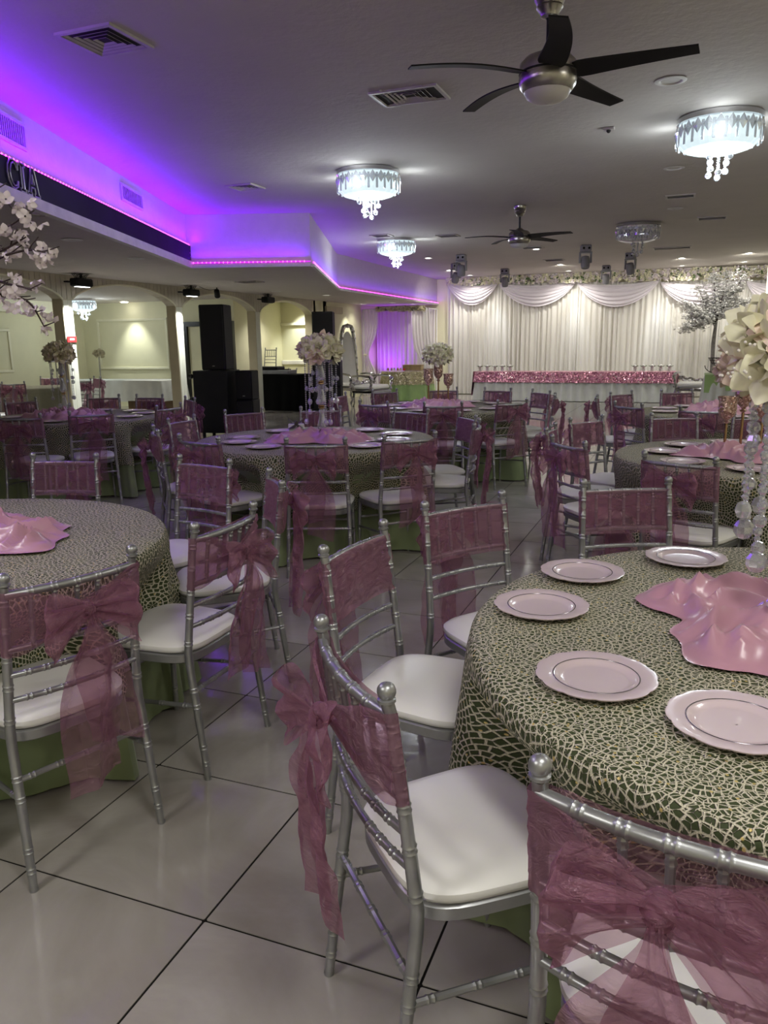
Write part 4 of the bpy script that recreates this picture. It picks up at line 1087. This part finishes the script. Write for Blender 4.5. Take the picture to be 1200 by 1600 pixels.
t = thing('flower_ball', (.33, 5.46, 1.22), 'blush flower ball on the gold goblets, half behind the large ivory flowers', 'flowers'); flower_ball(t, (0, 0, .08), .22, 34, ('blushpetal', 'ivorypetal'), 13)
# card box with ribbon on the middle table
t = thing('favor_box', (-3.0, 5.68, ZT+.006), 'small white box with dark ribbon bow beside the candelabra of the middle table', 'box', None, .5)
part(MB().bbox(-.065, -.05, 0, .065, .05, .075, .004), 'box_body', 'white', t); b = MB()
for s in (-1, 1): petal(b, .10, .034, .02, (0, -.03, .08), (s, -.2, .6), 0); petal(b, .10, .03, -.01, (0, -.045, .08), (s*.8, -.6, -.3), 0)
b.ball((0, -.03, .085), .018); part(b, 'ribbon_bow', 'ribbon', t)

# blossom branches from the vase on the near left table
def blossom_tree():
    x0, y0 = -2.85, 2.12
    t = thing('blossom_arrangement', (x0, y0, ZT+.02), 'tall white blossom branches reaching in from the left frame edge', 'flowers')
    part(MB().lathe([(.003, 0), (.09, 0), (.09, .01), (.03, .03), (.025, .2), (.04, .4), (.05, .5), (.045, .5), (.003, .42)], 20), 'vase', 'crystal', t)
    fm = MB(); rnd = random.Random(2)
    for k in range(5):
        a = 2*PI*k/5; petal(fm, .026, .0105, .006, (math.cos(a)*.003, math.sin(a)*.003, 0), (math.cos(a), math.sin(a), .3), 0, nu=3, nv=5)
    me = fm.mesh('blossom', 'whiteblossom', 80); z0 = ZT+.02
    Bs = [[(-2.85, 2.12, 1.2), (-2.75, 2.15, 1.65), (-2.55, 2.2, 1.98), (-2.35, 2.2, 2.05), (-2.24, 2.2, 1.97)],
          [(-2.85, 2.12, 1.2), (-2.72, 2.15, 1.55), (-2.5, 2.2, 1.83), (-2.3, 2.2, 1.91), (-2.15, 2.2, 1.965)],
          [(-2.85, 2.12, 1.2), (-2.65, 2.17, 1.6), (-2.45, 2.2, 1.80), (-2.3, 2.2, 1.845), (-2.2, 2.2, 1.88), ],
          [(-2.85, 2.12, 1.2), (-2.65, 2.17, 1.6), (-2.4, 2.2, 1.79), (-2.22, 2.2, 1.835), (-2.12, 2.2, 1.825)],
          [(-2.85, 2.12, 1.2), (-2.7, 2.17, 1.5), (-2.45, 2.2, 1.69), (-2.33, 2.2, 1.685), (-2.22, 2.2, 1.66), (-2.16, 2.2, 1.575)],
          [(-2.85, 2.12, 1.2), (-2.68, 2.17, 1.48), (-2.44, 2.2, 1.72), (-2.28, 2.2, 1.72), (-2.2, 2.2, 1.70)],
          [(-2.85, 2.12, 1.2), (-3.1, 2.1, 1.7), (-3.3, 2.2, 1.9)], [(-2.85, 2.12, 1.2), (-2.9, 1.9, 1.8), (-2.95, 1.8, 2.1)]]
    for b in Bs:
        P = [Vector(p)-Vector((x0, y0, z0)) for p in b]; path = []
        for i in range(len(P)-1):
            for k in range(5):
                u = k/5; p0 = P[max(0, i-1)]; p1 = P[i]; p2 = P[i+1]; p3 = P[min(len(P)-1, i+2)]
                path.append(.5*((2*p1)+(p2-p0)*u+(2*p0-5*p1+4*p2-p3)*u*u+(3*p1-p0-3*p2+p3)*u**3))
        path.append(P[-1]); n = len(path)
        m = MB().tube(path, [.007*(1-i/n)+.0022 for i in range(n)], 6)
        for i in range(n//2, n, 3):
            d = Vector((rnd.uniform(.02, .06), rnd.uniform(-.03, .03), rnd.uniform(-.04, .04))); m.tube([path[i], path[i]+d*.6, path[i]+d*1.3+Vector((.015, 0, .005))], [.003, .0024, .0018], 5)
        br = part(m, 'branch', 'bark', t)
        for i in range(n//2-2, n):
            for _ in range(2):
                if rnd.random() < .3: continue
                p = path[i]+Vector((rnd.uniform(-.03, .03), rnd.uniform(-.03, .03), rnd.uniform(-.045, .035)))
                o = ob('blossom', me, br, p); o.rotation_euler = (rnd.uniform(0, 3), rnd.uniform(-1, 1), rnd.uniform(0, 6)); s = rnd.uniform(.75, 1.15); o.scale = (s, s, s)
blossom_tree()

# ---------------------------------------------------------------- stage end
def drape_panel(x0, x1, y, z0, z1, seed, mat, label, group, top_pin=0, amp=.055, nf=None, cat='curtain'):
    W = x1-x0; nf = nf or max(4, int(W/.125)); n = nf*7; rnd = random.Random(seed)
    ph = [rnd.uniform(-.6, .6) for _ in range(nf+2)]; am = [rnd.uniform(.4, 1.2) for _ in range(nf+2)]
    def f(u, v):
        k = u*nf; i = int(k); q = k-i; A = am[i]*(1-q)+am[min(i+1, nf+1)]*q; P_ = ph[i]*(1-q)+ph[min(i+1, nf+1)]*q
        yy = amp*A*math.sin(2*PI*k+P_+.25*math.sin(v*3+i))*(.75+.35*v)
        x = W*u+.015*math.sin(k*3+v*2)
        return (x, yy, (z1-z0)*(1-v))
    m = MB().grid(f, n, 10); o = part(m, 'curtain', mat, None, 80); o.location = (x0, y, z0); return tag(o, label, cat, group)
pk = [-6.62, -5.13, -2.98, -.86, 1.18, 2.6]
def gz(x): return 3.12-.03*(x+5)
names = ['leftmost', 'second', 'third', 'fourth', 'rightmost']
for i, (a, b) in enumerate(zip(pk, pk[1:])):
    h = (b-a)/2
    for j in range(2):
        xa, xb = a+h*j, a+h*(j+1)
        drape_panel(xa-.03, xb+.03, 22.16, .02, gz((xa+xb)/2)-.01, i*2+j, 'drape', 'ivory pleated stage curtain panel, %s half below the %s swag' % (('left', 'right')[j], names[i]), 'stage curtain panels')
    W = b-a
    def f(u, v, a=a, W=W, i=i):
        sag = .66 if i else .62; q = 4*u*(1-u)
        lo = sag*q**.8; hi = .10*q
        z = -(hi+(lo-hi)*v)-.0
        fd = math.sin(v*PI*11+2*nz(u*3, v*2, i))*.018*(.3+q)+.02*nz(u*5, v*5, i)
        return (W*u, -.05-.09*q*math.sin(v*PI*.9)**.6+fd*.8, z+fd*.3)
    o = part(MB().grid(f, 44, 66), 'curtain_swag', 'swag', None, 80); o.location = (a, 22.1, gz((a+b)/2)+.0); tag(o, 'draped white swag at the top of the stage curtain, %s of five' % names[i], 'swag', 'stage curtain swags')
def garland(x0, x1, y, zf, n, label, seed, mats=('ivorypetal', 'whiteblossom'), dz=.11, r=.05):
    rnd = random.Random(seed); t = thing('flower_garland', (x0, y, 0), label, 'garland')
    part(MB().tube([(k/10*(x1-x0), 0, zf(x0+k/10*(x1-x0))) for k in range(11)], .03, 6), 'stem', 'leaf', t)
    for mt in mats+('leaf',):
        m = MB()
        for k in range(n if mt != 'leaf' else n//7):
            u = rnd.random(); x = u*(x1-x0); c = Vector((x, -.03-rnd.random()*.05, zf(x0+x)+rnd.uniform(-dz, dz)))
            for q in range(5):
                a = 2*PI*q/5+rnd.random(); petal(m, r*rnd.uniform(.8, 1.3), r*.5, .01, c, (math.cos(a), -.55, math.sin(a)), 0, nu=2, nv=2)
        part(m, {'leaf': 'leaves', 'ivorypetal': 'ivory_blossoms', 'whiteblossom': 'white_blossoms', 'blushpetal': 'blush_blossoms', 'goldpetal': 'gold_blossoms'}[mt], mt, t, False, kind='stuff')
garland(-6.6, 2.5, 21.98, lambda x: (gz(x)+ZC)/2-.01, 640, 'white rose garland along the top of the stage curtain', 1, dz=.125, r=.06)

# sequin head table
def long_cloth(L_, D, z0, z1, nf, amp, mat, name, seed, flare=.03, uvn=60):
    # rectangular cloth: top plus pleated skirt
    m = MB(); per = []
    c = .03
    def corner(x, y, a0): return [(x+c*math.cos(a0+k*PI/8), y+c*math.sin(a0+k*PI/8)) for k in range(5)]
    loop = corner(L_/2-c, D/2-c, 0)+[(L_/2-c-(L_-2*c)*k/uvn, D/2) for k in range(1, uvn)]+corner(-L_/2+c, D/2-c, PI/2)+[(-L_/2, D/2-c-(D-2*c)*k/10) for k in range(1, 10)]+corner(-L_/2+c, -D/2+c, PI)+[(-L_/2+c+(L_-2*c)*k/uvn, -D/2) for k in range(1, uvn)]+corner(L_/2-c, -D/2+c, 3*PI/2)+[(L_/2, -D/2+c+(D-2*c)*k/10) for k in range(1, 10)]
    n = len(loop); vs = [(x*.9, y*.8, z1) for x, y in loop]+[(x, y, z1) for x, y in loop]; nr = 2
    cum = 0; S = []
    for k in range(n):
        S.append(cum); a = loop[k]; b = loop[(k+1) % n]; cum += math.hypot(b[0]-a[0], b[1]-a[1])
    for j in range(1, 7):
        q = j/6
        for k, (x, y) in enumerate(loop):
            nx = math.copysign(1, x) if abs(x) > L_/2-c*.8 else 0; ny = math.copysign(1, y) if abs(y) > D/2-c*.8 else 0
            o = flare*q+amp*q**.5*(1+math.sin(S[k]*nf+2*nz(S[k]*1.5, seed, 0)))*.5
            vs.append((x+nx*o, y+ny*o, z1-.006-(z1-z0-.006)*q))
        nr += 1
    fs = [(i*n+k, i*n+(k+1) % n, (i+1)*n+(k+1) % n, (i+1)*n+k) for i in range(nr-1) for k in range(n)]+[tuple(range(n))]
    m.add(vs, [tuple(reversed(f)) for f in fs]); return m
tc = (-2.76, 20.3)
t = thing('head_table', (tc[0], tc[1], 0), 'long head table under white skirt and pink sequin cloth before the stage curtain', 'table')
part(MB().box(-2.4, -.34, .70, 2.4, .34, .725), 'tabletop', 'brown', t, False)
for sx in (-1, 1):
    for sy in (-1, 1): part(MB().tube([(sx*2.3, sy*.3, 0), (sx*2.3, sy*.3, .7)], .015, 8), 'leg', 'grey', t)
o = part(long_cloth(4.86, .72, .012, .728, 26, .07, 'whitecloth', 'x', 1, uvn=260), 'table_skirt', 'whitecloth', None, 70); o.location = (tc[0], tc[1], 0); tag(o, 'pleated white skirt of the head table', 'tablecloth')
o = part(long_cloth(4.92, .80, .47, .736, 6, .02, 'pinksequin', 'x', 2, uvn=120), 'sequin_cloth', 'pinksequin', None, 70); o.location = (tc[0], tc[1]-.0, 0); tag(o, 'sparkling pink sequin overlay of the head table', 'tablecloth')
def end_fall(sx, lb):
    m = MB().grid(lambda u, v: (sx*(.02*math.sin(u*9)+.09*v*.6), .8*u-.4, -.62*v+.02), 20, 10); o = part(m, 'sequin_fall', 'pinksequin', None, 70); o.location = (tc[0]+sx*2.50, tc[1], .72); tag(o, lb, 'cloth')
end_fall(-1, 'pink sequin cloth corner falling at the left end of the head table'); end_fall(1, 'pink sequin cloth corner falling at the right end of the head table')
for x, lb in ((-4.75, 'row of small white and green flowers on the left end of the head table'), (-.85, 'row of small white and green flowers on the right end of the head table')):
    t = thing('flower_row', (x, 20.2, .745), lb, 'flowers')
    for k in range(5):
        cxk = -.4+.2*k; part(MB().lathe([(.003, 0), (.035, 0), (.04, .07), (.03, .075), (.003, .06)], 12, (cxk, 0, 0)), 'cup', 'white', t)
        m = MB(); rnd = random.Random(k)
        for q in range(12): a = q*.9+k; petal(m, .12, .03, -.01, (cxk, 0, .10), (math.cos(a), math.sin(a), .5), 0, nu=2, nv=3)
        part(m, 'leaves', 'leaf', t, False); part(MB().ball((cxk, -.03, .12), .045, 8, 5), 'blossom', 'white', t)
# booth at the left of the stage
bx0, bx1, by = -8.8, -6.95, 21.0
t = thing('booth_frame', (bx0, by, 0), 'slim white metal frame of the flowered booth', 'frame')
for x in (0, bx1-bx0):
    for y in (0, 1.1): part(MB().tube([(x, y, 0), (x, y, 2.44)], .02, 8), 'post', 'white', t)
for p in (((0, 0, 2.44), (bx1-bx0, 0, 2.44)), ((0, 1.1, 2.44), (bx1-bx0, 1.1, 2.44)), ((0, 0, 2.44), (0, 1.1, 2.44)), ((bx1-bx0, 0, 2.44), (bx1-bx0, 1.1, 2.44))): part(MB().tube(p, .018, 8), 'rail', 'white', t)
garland(bx0+.45, bx1+.05, by-.08, lambda x: 2.42, 90, 'ivory rose garland across the front of the booth', 5, ('ivorypetal', 'goldpetal'), .06, .045)
drape_panel(bx0, bx1, by+1.0, .02, 2.44, 31, 'boothdrape', 'back curtain of the booth, glowing purple on the left', None, amp=.05)
def tied(x, s, label, zt, tz):
    def f(u, v):
        z = 2.42*(1-v); pin = 1-.62*math.exp(-((z-tz)/.35)**2); sh = -s*.16*math.exp(-((z-tz)/.6)**2)
        return ((u-.5)*zt*pin+sh, .03*math.sin(u*2*PI*6+v)*pin+.05*math.sin(v*3), z)
    o = part(MB().grid(f, 48, 24), 'curtain', 'drape', None, 80); o.location = (x, by-.02, .02); tag(o, label, 'curtain')
tied(bx0+.2, 1, 'gathered white side curtain at the left of the booth', .5, 1.15); tied(bx1-.12, -1, 'gathered white side curtain at the right of the booth', .55, .75)
t = thing('curtain_tie', (bx0+.08, by-.08, 1.17), 'small cream bow tying the left booth curtain', 'ribbon'); part(MB().ball((0, 0, 0), .04, 8, 6), 'knot', 'ivorypetal', t)
m = MB(); petal(m, .09, .04, .01, (0, 0, 0), (1, -.3, .3), 0); petal(m, .09, .04, .01, (0, 0, 0), (-1, -.3, .3), 0); part(m, 'loops', 'ivorypetal', t)
m = MB(); rnd = random.Random(3)
for k in range(60): m.octa((rnd.uniform(-.01, .01), 0, -.03*k), .008, 1)
t = thing('crystal_curtain_strand', (bx0+.48, by-.1, 2.35), 'string of tiny crystals hanging at the left of the booth', 'strand'); part(m, 'beads', 'crystal', t, False, kind='stuff')
# round display table
dt = (-7.12, 19.95)
t = thing('display_table', (dt[0], dt[1], 0), 'round display table in front of the flowered booth', 'table'); part(MB().lathe([(.01, .73), (.66, .73), (.66, .75), (.01, .75)], 32), 'tabletop', 'brown', t); part(MB().tube([(0, 0, 0), (0, 0, .73)], .04, 10), 'leg', 'grey', t)
o = part(cloth(0, 0, .67, .752, .01, 0, 9.1, [], False), 'under_cloth', 'sagelight', None, 60); o.location = (dt[0], dt[1], 0); tag(o, 'bright sage cloth of the round display table by the booth', 'tablecloth')
o = part(cloth(0, 0, .67, .752, .42, .014, 9.1, [], True), 'sequin_overlay', 'goldsequin', None, 60); o.location = (dt[0], dt[1], 0); tag(o, 'gold sequin overlay of the round display table by the booth', 'tablecloth')
t = thing('wooden_box', (-6.95, 20.0, .772), 'plain tan box on the round display table', 'box'); part(MB().bbox(-.26, -.12, 0, .26, .12, .13, .006), 'box_body', 'woodbox', t); part(MB().bbox(-.27, -.13, .13, .27, .13, .15, .004), 'lid', 'woodbox', t)
for k, mt in enumerate(('gold', 'satin', 'white', 'gold', 'blushpetal', 'red')):
    t = thing('favor_jar', (-7.62+.09*k, 19.85+.03*(k % 2), .772), 'tiny favour jar with %s body, %s of six on the display table' % (('gold', 'pink', 'white', 'gold', 'cream', 'red')[k], ('first', 'second', 'third', 'fourth', 'fifth', 'last')[k]), 'jar', 'favour jars on the display table'); part(MB().lathe([(.003, 0), (.03, 0), (.032, .04), (.02, .055), (.003, .055)], 12), 'jar_body', mt, t); part(MB().lathe([(.003, .07), (.021, .07), (.021, .055), (.003, .055)], 12), 'lid', 'gold', t)

# ornate silver and white seats
def throne(x, y, rz, label, w=.7, h=1.9):
    t = thing('throne_chair', (x, y, 0), label, 'chair', None, rz)
    part(MB().bbox(-w/2+.03, -.3, .40, w/2-.03, .28, .52, .04), 'seat_cushion', 'white', t)
    part(MB().bbox(-w/2, -.33, .32, w/2, .3, .40, .02), 'seat_rail', 'chrome', t)
    def bk(u, v):
        ww = (w/2-.15)*math.sqrt(max(.02, 1-(max(0, v-.45)/.56)**2)); return ((u-.5)*2*ww, .24+.08*v-.05*math.cos((u-.5)*PI)*math.sin(v*PI), .5+(h-.65)*v)
    if h > 1.2: part(MB().grid(bk, 10, 14), 'back_cushion', 'white', t)
    pts = [((w/2-.12)*math.copysign(abs(math.cos(a))**.5, math.cos(a)), .30, .5+(h-.5)*max(0, math.sin(a))) for a in [PI*k/28 for k in range(29)]]
    if h < 1.2: pts = [(x, .30, .52+.16*abs(x)/w+.02*math.sin(x*30)) for x in [(-w/2+w*k/28) for k in range(29)]]
    fr = MB().tube(pts, [.05+.012*math.sin(k*2.4) for k in range(29)], 8)
    for k in range(0, 29, 2): fr.ball(pts[k], .062, 6, 4)
    part(fr, 'back_frame', 'chrome', t)
    for s in (-1, 1):
        a = MB().tube([(s*w/2, .28, .72), (s*(w/2+.02), 0, .74), (s*(w/2+.02), -.26, .72), (s*(w/2+.03), -.34, .66), (s*(w/2), -.30, .58), (s*w/2, -.28, .40)], [.02, .025, .03, .035, .03, .025], 8)
        for k in range(5): a.ball((s*(w/2+.01), -.30+.02*math.sin(k*2), .42+.06*k), .03, 6, 4)
        part(a, 'armrest', 'chrome', t)
        for yy in (-.28, .26):
            part(MB().tube([(s*(w/2-.04), yy, .34), (s*(w/2+.01), yy-.03, .22), (s*(w/2-.05), yy, .1), (s*(w/2-.01), yy, 0)], [.04, .03, .02, .03], 8), 'leg', 'chrome', t)
throne(-8.05, 18.6, R(60), 'tall silver and white throne chair beside the far loudspeakers', .75, 1.95)
throne(-7.2, 17.6, R(75), 'low silver and white ornate armchair in front of the tall throne', .8, .98)
throne(.15, 19.6, R(-10), 'silver ornate seat behind the green cloth table at right', .8, .98)
# side table on the right with green runner, bowl, silver tree behind
st = (.85, 18.6)
t = thing('gift_table', (st[0], st[1], 0), 'small rectangular table at the right end before the silver tree', 'table'); part(MB().box(-.5, -.36, .72, .5, .36, .745), 'tabletop', 'brown', t, False)
for sx in (-1, 1): part(MB().tube([(sx*.4, 0, 0), (sx*.4, 0, .72)], .02, 8), 'leg', 'grey', t)
o = part(long_cloth(1.04, .76, .012, .748, 30, .06, '', '', 4, .05, 60), 'table_skirt', 'whitecloth', None, 70); o.location = (st[0], st[1], 0); tag(o, 'white pleated cloth of the small table by the silver tree', 'tablecloth')
def gr(u, v):
    s_ = (v-.5)*1.5; x = (u-.5)*.9; y = -s_; z = .0
    if abs(s_) > .40: z = -(abs(s_)-.40)*1.0-.12*(u < .2)*(abs(s_)-.4); y = -math.copysign(.41+.02*math.sin(u*14), s_)
    return (x, y, z+.004)
o = part(MB().grid(gr, 20, 40), 'green_runner', 'sagelight', None, 60); o.location = (st[0]-.08, st[1], .752); tag(o, 'light green runner laid over the small white table at right', 'cloth')
t = thing('wire_bowl', (st[0]-.28, st[1]-.1, .762), 'dark wire bowl on a scroll stand on the small table at right', 'bowl')
m = MB()
for k in range(14):
    a = 2*PI*k/14; m.tube([(.04*math.cos(a), .04*math.sin(a), .16), (.13*math.cos(a), .13*math.sin(a), .22), (.2*math.cos(a), .2*math.sin(a), .33)], .005, 5)
for r_, z in ((.2, .33), (.13, .22), (.17, .28)): m.tube([(r_*math.cos(2*PI*k/24), r_*math.sin(2*PI*k/24), z) for k in range(24)], .007, 5, closed=True)
part(m, 'basket', 'bark', t); part(MB().tube([(.26*math.cos(a)*1.0, 0, .17+.17*math.sin(a)) for a in [PI+PI*k/16 for k in range(17)]]+[(.3, 0, .3)], .009, 6), 'scroll', 'bark', t); part(MB().lathe([(.003, 0), (.08, 0), (.08, .01), (.003, .012)], 16), 'foot', 'bark', t)

def silver_tree():
    x0, y0 = .50, 20.9; t = thing('silver_tree', (x0, y0, 0), 'artificial silver blossom tree before the right end of the curtain', 'tree')
    rnd = random.Random(9)
    part(MB().lathe([(.003, 0), (.17, 0), (.2, .3), (.18, .3), (.003, .28)], 16), 'pot', 'white', t)
    part(MB().tube([(0, 0, .2), (.02, 0, .8), (0, .02, 1.4), (.03, 0, 1.9), (.02, 0, 2.3)], [.06, .05, .045, .035, .02], 8), 'trunk', 'greybark', t)
    tips = [(-.72, 0, 2.35), (-.62, .1, 2.0), (-.75, -.1, 1.72), (-.45, .2, 2.75), (-.1, 0, 3.0), (.25, .1, 3.0), (.45, 0, 2.7), (.62, -.1, 3.05), (.8, .1, 2.4), (.4, -.3, 2.1), (-.3, -.3, 1.9), (-.2, .3, 2.45), (-.5, -.2, 2.15), (.15, -.2, 2.65)]
    fol = MB()
    for tp in tips:
        tp = Vector(tp); b = Vector((.02, 0, 1.75+.35*rnd.random())); md = b.lerp(tp, .5)+Vector((0, 0, -.08+.12*rnd.random())); path = [b, b.lerp(md, .5)+Vector((0, 0, .02)), md, md.lerp(tp, .5)+Vector((0, 0, .03)), tp]
        part(MB().tube(path, [.022, .018, .014, .010, .006], 6), 'branch', 'bark', t)
        for _ in range(130):
            u = rnd.uniform(.28, 1.02); k = min(3, int(u*4)); p = path[k].lerp(path[k+1], min(1, u*4-k))+Vector((rnd.gauss(0, .085), rnd.gauss(0, .085), rnd.gauss(0, .06)))
            for q in range(4):
                a = q*PI/2+rnd.random(); petal(fol, .06, .034, .01, p, (math.cos(a), math.sin(a), rnd.uniform(-.6, .6)), 0, nu=1, nv=2)
    part(fol, 'blossoms', 'greyblossom', t, False, kind='stuff')
    m = MB()
    for k in range(5):
        a = 1.3*k; z = 1.9
        while z > .75: m.octa((.10*math.cos(a), .10*math.sin(a), z), .012, 1); z -= .03
    part(m, 'crystal_strands', 'crystal', t, False, kind='stuff')
silver_tree()
t = thing('white_pilaster', (1.62, 19.6, 0), 'white pilaster with bright vertical light at the far right edge', 'pillar')
part(MB().bbox(-.15, -.15, 0, .15, .15, ZC, .01), 'shaft', 'creamtrim', t); part(MB().box(-.155, -.17, .9, -.13, -.15, 3.1), 'light_tube', 'canglow', t, False)

# ---------------------------------------------------------------- loudspeakers and desk
def speaker(x, y, z0, w_, d, h, rz, label, grille=True, badge=True):
    t = thing('loudspeaker', (x, y, z0), label, 'speaker', None, rz)
    part(MB().bbox(-w_/2, -d/2, 0, w_/2, d/2, h, .015), 'cabinet', 'black', t)
    if grille: part(MB().bbox(-w_/2+.02, -d/2-.014, .02, w_/2-.02, -d/2, h-.02, .005), 'grille', 'blackmetal', t)
    if badge: part(MB().box(-.02, -d/2-.018, .06, .02, -d/2-.014, .075), 'badge', 'nickel', t, False)
    part(MB().tube([(-w_/2-.02, -.06, h*.55), (-w_/2-.035, -.04, h*.55), (-w_/2-.035, .05, h*.55), (-w_/2-.02, .06, h*.55)], .01, 6), 'side_handle', 'blackmetal', t)
    return t
speaker(-7.37, 11.25, 1.10, .42, .42, 1.05, R(14), 'tall black loudspeaker on the road case by the second column')
t = thing('road_case', (-7.42, 11.3, 0), 'large black road case with corner wheels under the tall loudspeaker', 'case', None, R(10))
part(MB().bbox(-.32, -.3, .06, .28, .3, 1.09, .012), 'case_body', 'black', t)
for z in (1.0, .62, .42): part(MB().tube([(-.34, -.28, z), (-.39, -.28, z)], .04, 10), 'wheel', 'blackmetal', t)
for s in (-1, 1):
    for q in (-.2, .2): part(MB().tube([(s*.2-.02, q, .0), (s*.2-.02, q, .06)], .03, 8), 'foot', 'blackmetal', t)
speaker(-6.93, 11.42, 0, .30, .34, .60, R(10), 'lower small black loudspeaker beside the road case'); speaker(-6.93, 11.42, .601, .29, .33, .48, R(10), 'upper small black loudspeaker beside the road case')
speaker(-7.72, 16.1, 1.14, .46, .45, 1.06, R(18), 'tall black loudspeaker stacked near the yellow wall'); speaker(-7.6, 16.0, .56, .62, .5, .575, R(18), 'black bass cabinet directly under the far tall loudspeaker'); speaker(-7.6, 16.0, 0, .62, .5, .555, R(18), 'bottom black bass cabinet of the far loudspeaker stack')
t = thing('dj_table', (-8.98, 16.25, 0), 'long equipment table under black drape behind the third column', 'table'); part(MB().box(-.66, -.35, .78, .66, .35, .81), 'tabletop', 'black', t, False)
for s in (-1, 1): part(MB().tube([(s*.6, 0, 0), (s*.6, 0, .78)], .02, 8), 'leg', 'grey', t)
o = part(long_cloth(1.40, .76, .01, .82, 18, .05, '', '', 6, .04, 80), 'black_drape', 'blackcloth', None, 70); o.location = (-8.98, 16.25, 0); tag(o, 'floor-length black drape over the equipment table', 'tablecloth')
t = thing('mixer_console', (-9.1, 16.2, .828), 'silver and black dj mixer console on the draped table', 'mixer'); part(MB().bbox(-.5, -.22, 0, .5, .22, .09, .01), 'chassis', 'grey', t)
part(MB().bbox(-.48, -.2, .09, .2, .2, .17, .02), 'flight_case_lid', 'black', t); m = MB()
for k in range(12): m.lathe([(.003, .115), (.012, .115), (.014, .09)], 8, (.26+.035*(k % 6), -.1+.12*(k//6), 0))
part(m, 'knobs', 'black', t, kind='stuff')
def bare_chair(x, y, z, rz, label):
    t = thing('spare_chiavari_chair', (x, y, z), label, 'chair', 'spare silver chairs behind the equipment table', rz)
    for k in ('L', 'R'): ob('back_leg', CH['back_leg'+k], t); ob('front_leg', CH['front_leg'+k], t)
    ob('top_rail', CH['top'], t)
    for k in ('r1', 'r2', 'r3'): ob('back_rail', CH[k], t)
    for k in range(5): ob('spindle', CH['sp%d' % k], t)
    ob('seat_frame', CH['frame'], t)
    return t
bare_chair(-9.75, 17.2, 0.0, 2.8, 'spare silver chair without sash, left one behind the mixer'); bare_chair(-9.2, 17.35, 0.0, 2.6, 'spare silver chair without sash, right end of the equipment table'); o = bare_chair(-9.72, 17.22, .50, 2.9, 'spare silver chair stacked on top of the left spare chair')
# red tape notice on the first column
t = thing('tape_notice', (XA+.014, 9.55, 1.62), 'red and white tape wrapped on the nearest arcade column', 'tape'); part(MB().box(0, -.095, -.045, .006, .095, .045), 'red_band', 'red', t, False); part(MB().box(.006, -.05, -.012, .008, .05, .012), 'white_mark', 'white', t, False)

# ---------------------------------------------------------------- side room
bt = (-12.6, 15.0)
t = thing('buffet_table', (bt[0], bt[1], 0), 'long white-clothed buffet table in the side room', 'table', None, R(6)); part(MB().box(-1.5, -.36, .70, 1.5, .36, .73), 'tabletop', 'brown', t, False)
for s in (-1, 1): part(MB().tube([(s*1.3, 0, 0), (s*1.3, 0, .7)], .02, 8), 'leg', 'grey', t)
o = part(long_cloth(3.1, .78, .25, .735, 16, .04, '', '', 7, .03, 90), 'white_cloth', 'whitecloth', None, 70); o.location = (bt[0], bt[1], 0); o.rotation_euler = (0, 0, R(6)); tag(o, 'white cloth over the buffet table in the side room', 'tablecloth')
t = thing('service_counter', (-11.0, 14.1, 0), 'brown low counter partly under a white cloth in the side room', 'counter'); part(MB().bbox(-.45, -.25, 0, .45, .25, .72, .01), 'body', 'brown', t); part(MB().bbox(-.5, -.28, .72, .5, .28, .75, .008), 'worktop', 'brown', t)
o = part(long_cloth(1.04, .6, .34, .775, 22, .04, '', '', 8, .02, 60), 'white_cloth', 'whitecloth', None, 70); o.location = (-11.0, 14.1, 0); tag(o, 'white cloth draped over the brown counter in the side room', 'tablecloth')
SR = [(-10.9, 8.6), (-11.7, 11.5)]
k = 0
for ti, (cx, cy) in enumerate(SR):
    t = thing('banquet_table', (cx, cy, 0), 'small looking round table in the side room, %s one' % ('nearer', 'farther')[ti], 'table'); part(MB().lathe([(.01, .74), (.75, .74), (.75, .76), (.01, .76)], 32), 'tabletop', 'brown', t); part(MB().tube([(0, 0, 0), (0, 0, .74)], .04, 8), 'leg', 'grey', t)
    o = part(cloth(0, 0, .76, .762, .3, 0, 3+ti, [], True, 120), 'lace_overlay', 'lace', None, 60); o.location = (cx, cy, 0); tag(o, 'champagne cloth on the %s round table of the side room' % ('nearer', 'farther')[ti], 'tablecloth')
    for a in range(0, 360, 60 if ti else 45):
        chair(cx+1.22*math.cos(R(a)), cy+1.22*math.sin(R(a)), R(a)+PI, k % NV, 'distant mauve-sashed chair, %s of the %s side-room table' % (SIDE(a), ('nearer', 'farther')[ti]), 'chairs around the %s side room table' % ('nearer', 'farther')[ti]); k += 1
t = thing('flower_stand', (-11.3, 12.9, 0), 'pale flower ball on a slim stand in the side room beside the lit column', 'flowers'); part(MB().tube([(0, 0, 0), (0, 0, 1.3)], .015, 8), 'stand', 'crystal', t); flower_ball(t, (0, 0, 1.36), .14, 16, ('ivorypetal',), 22, s=.8)
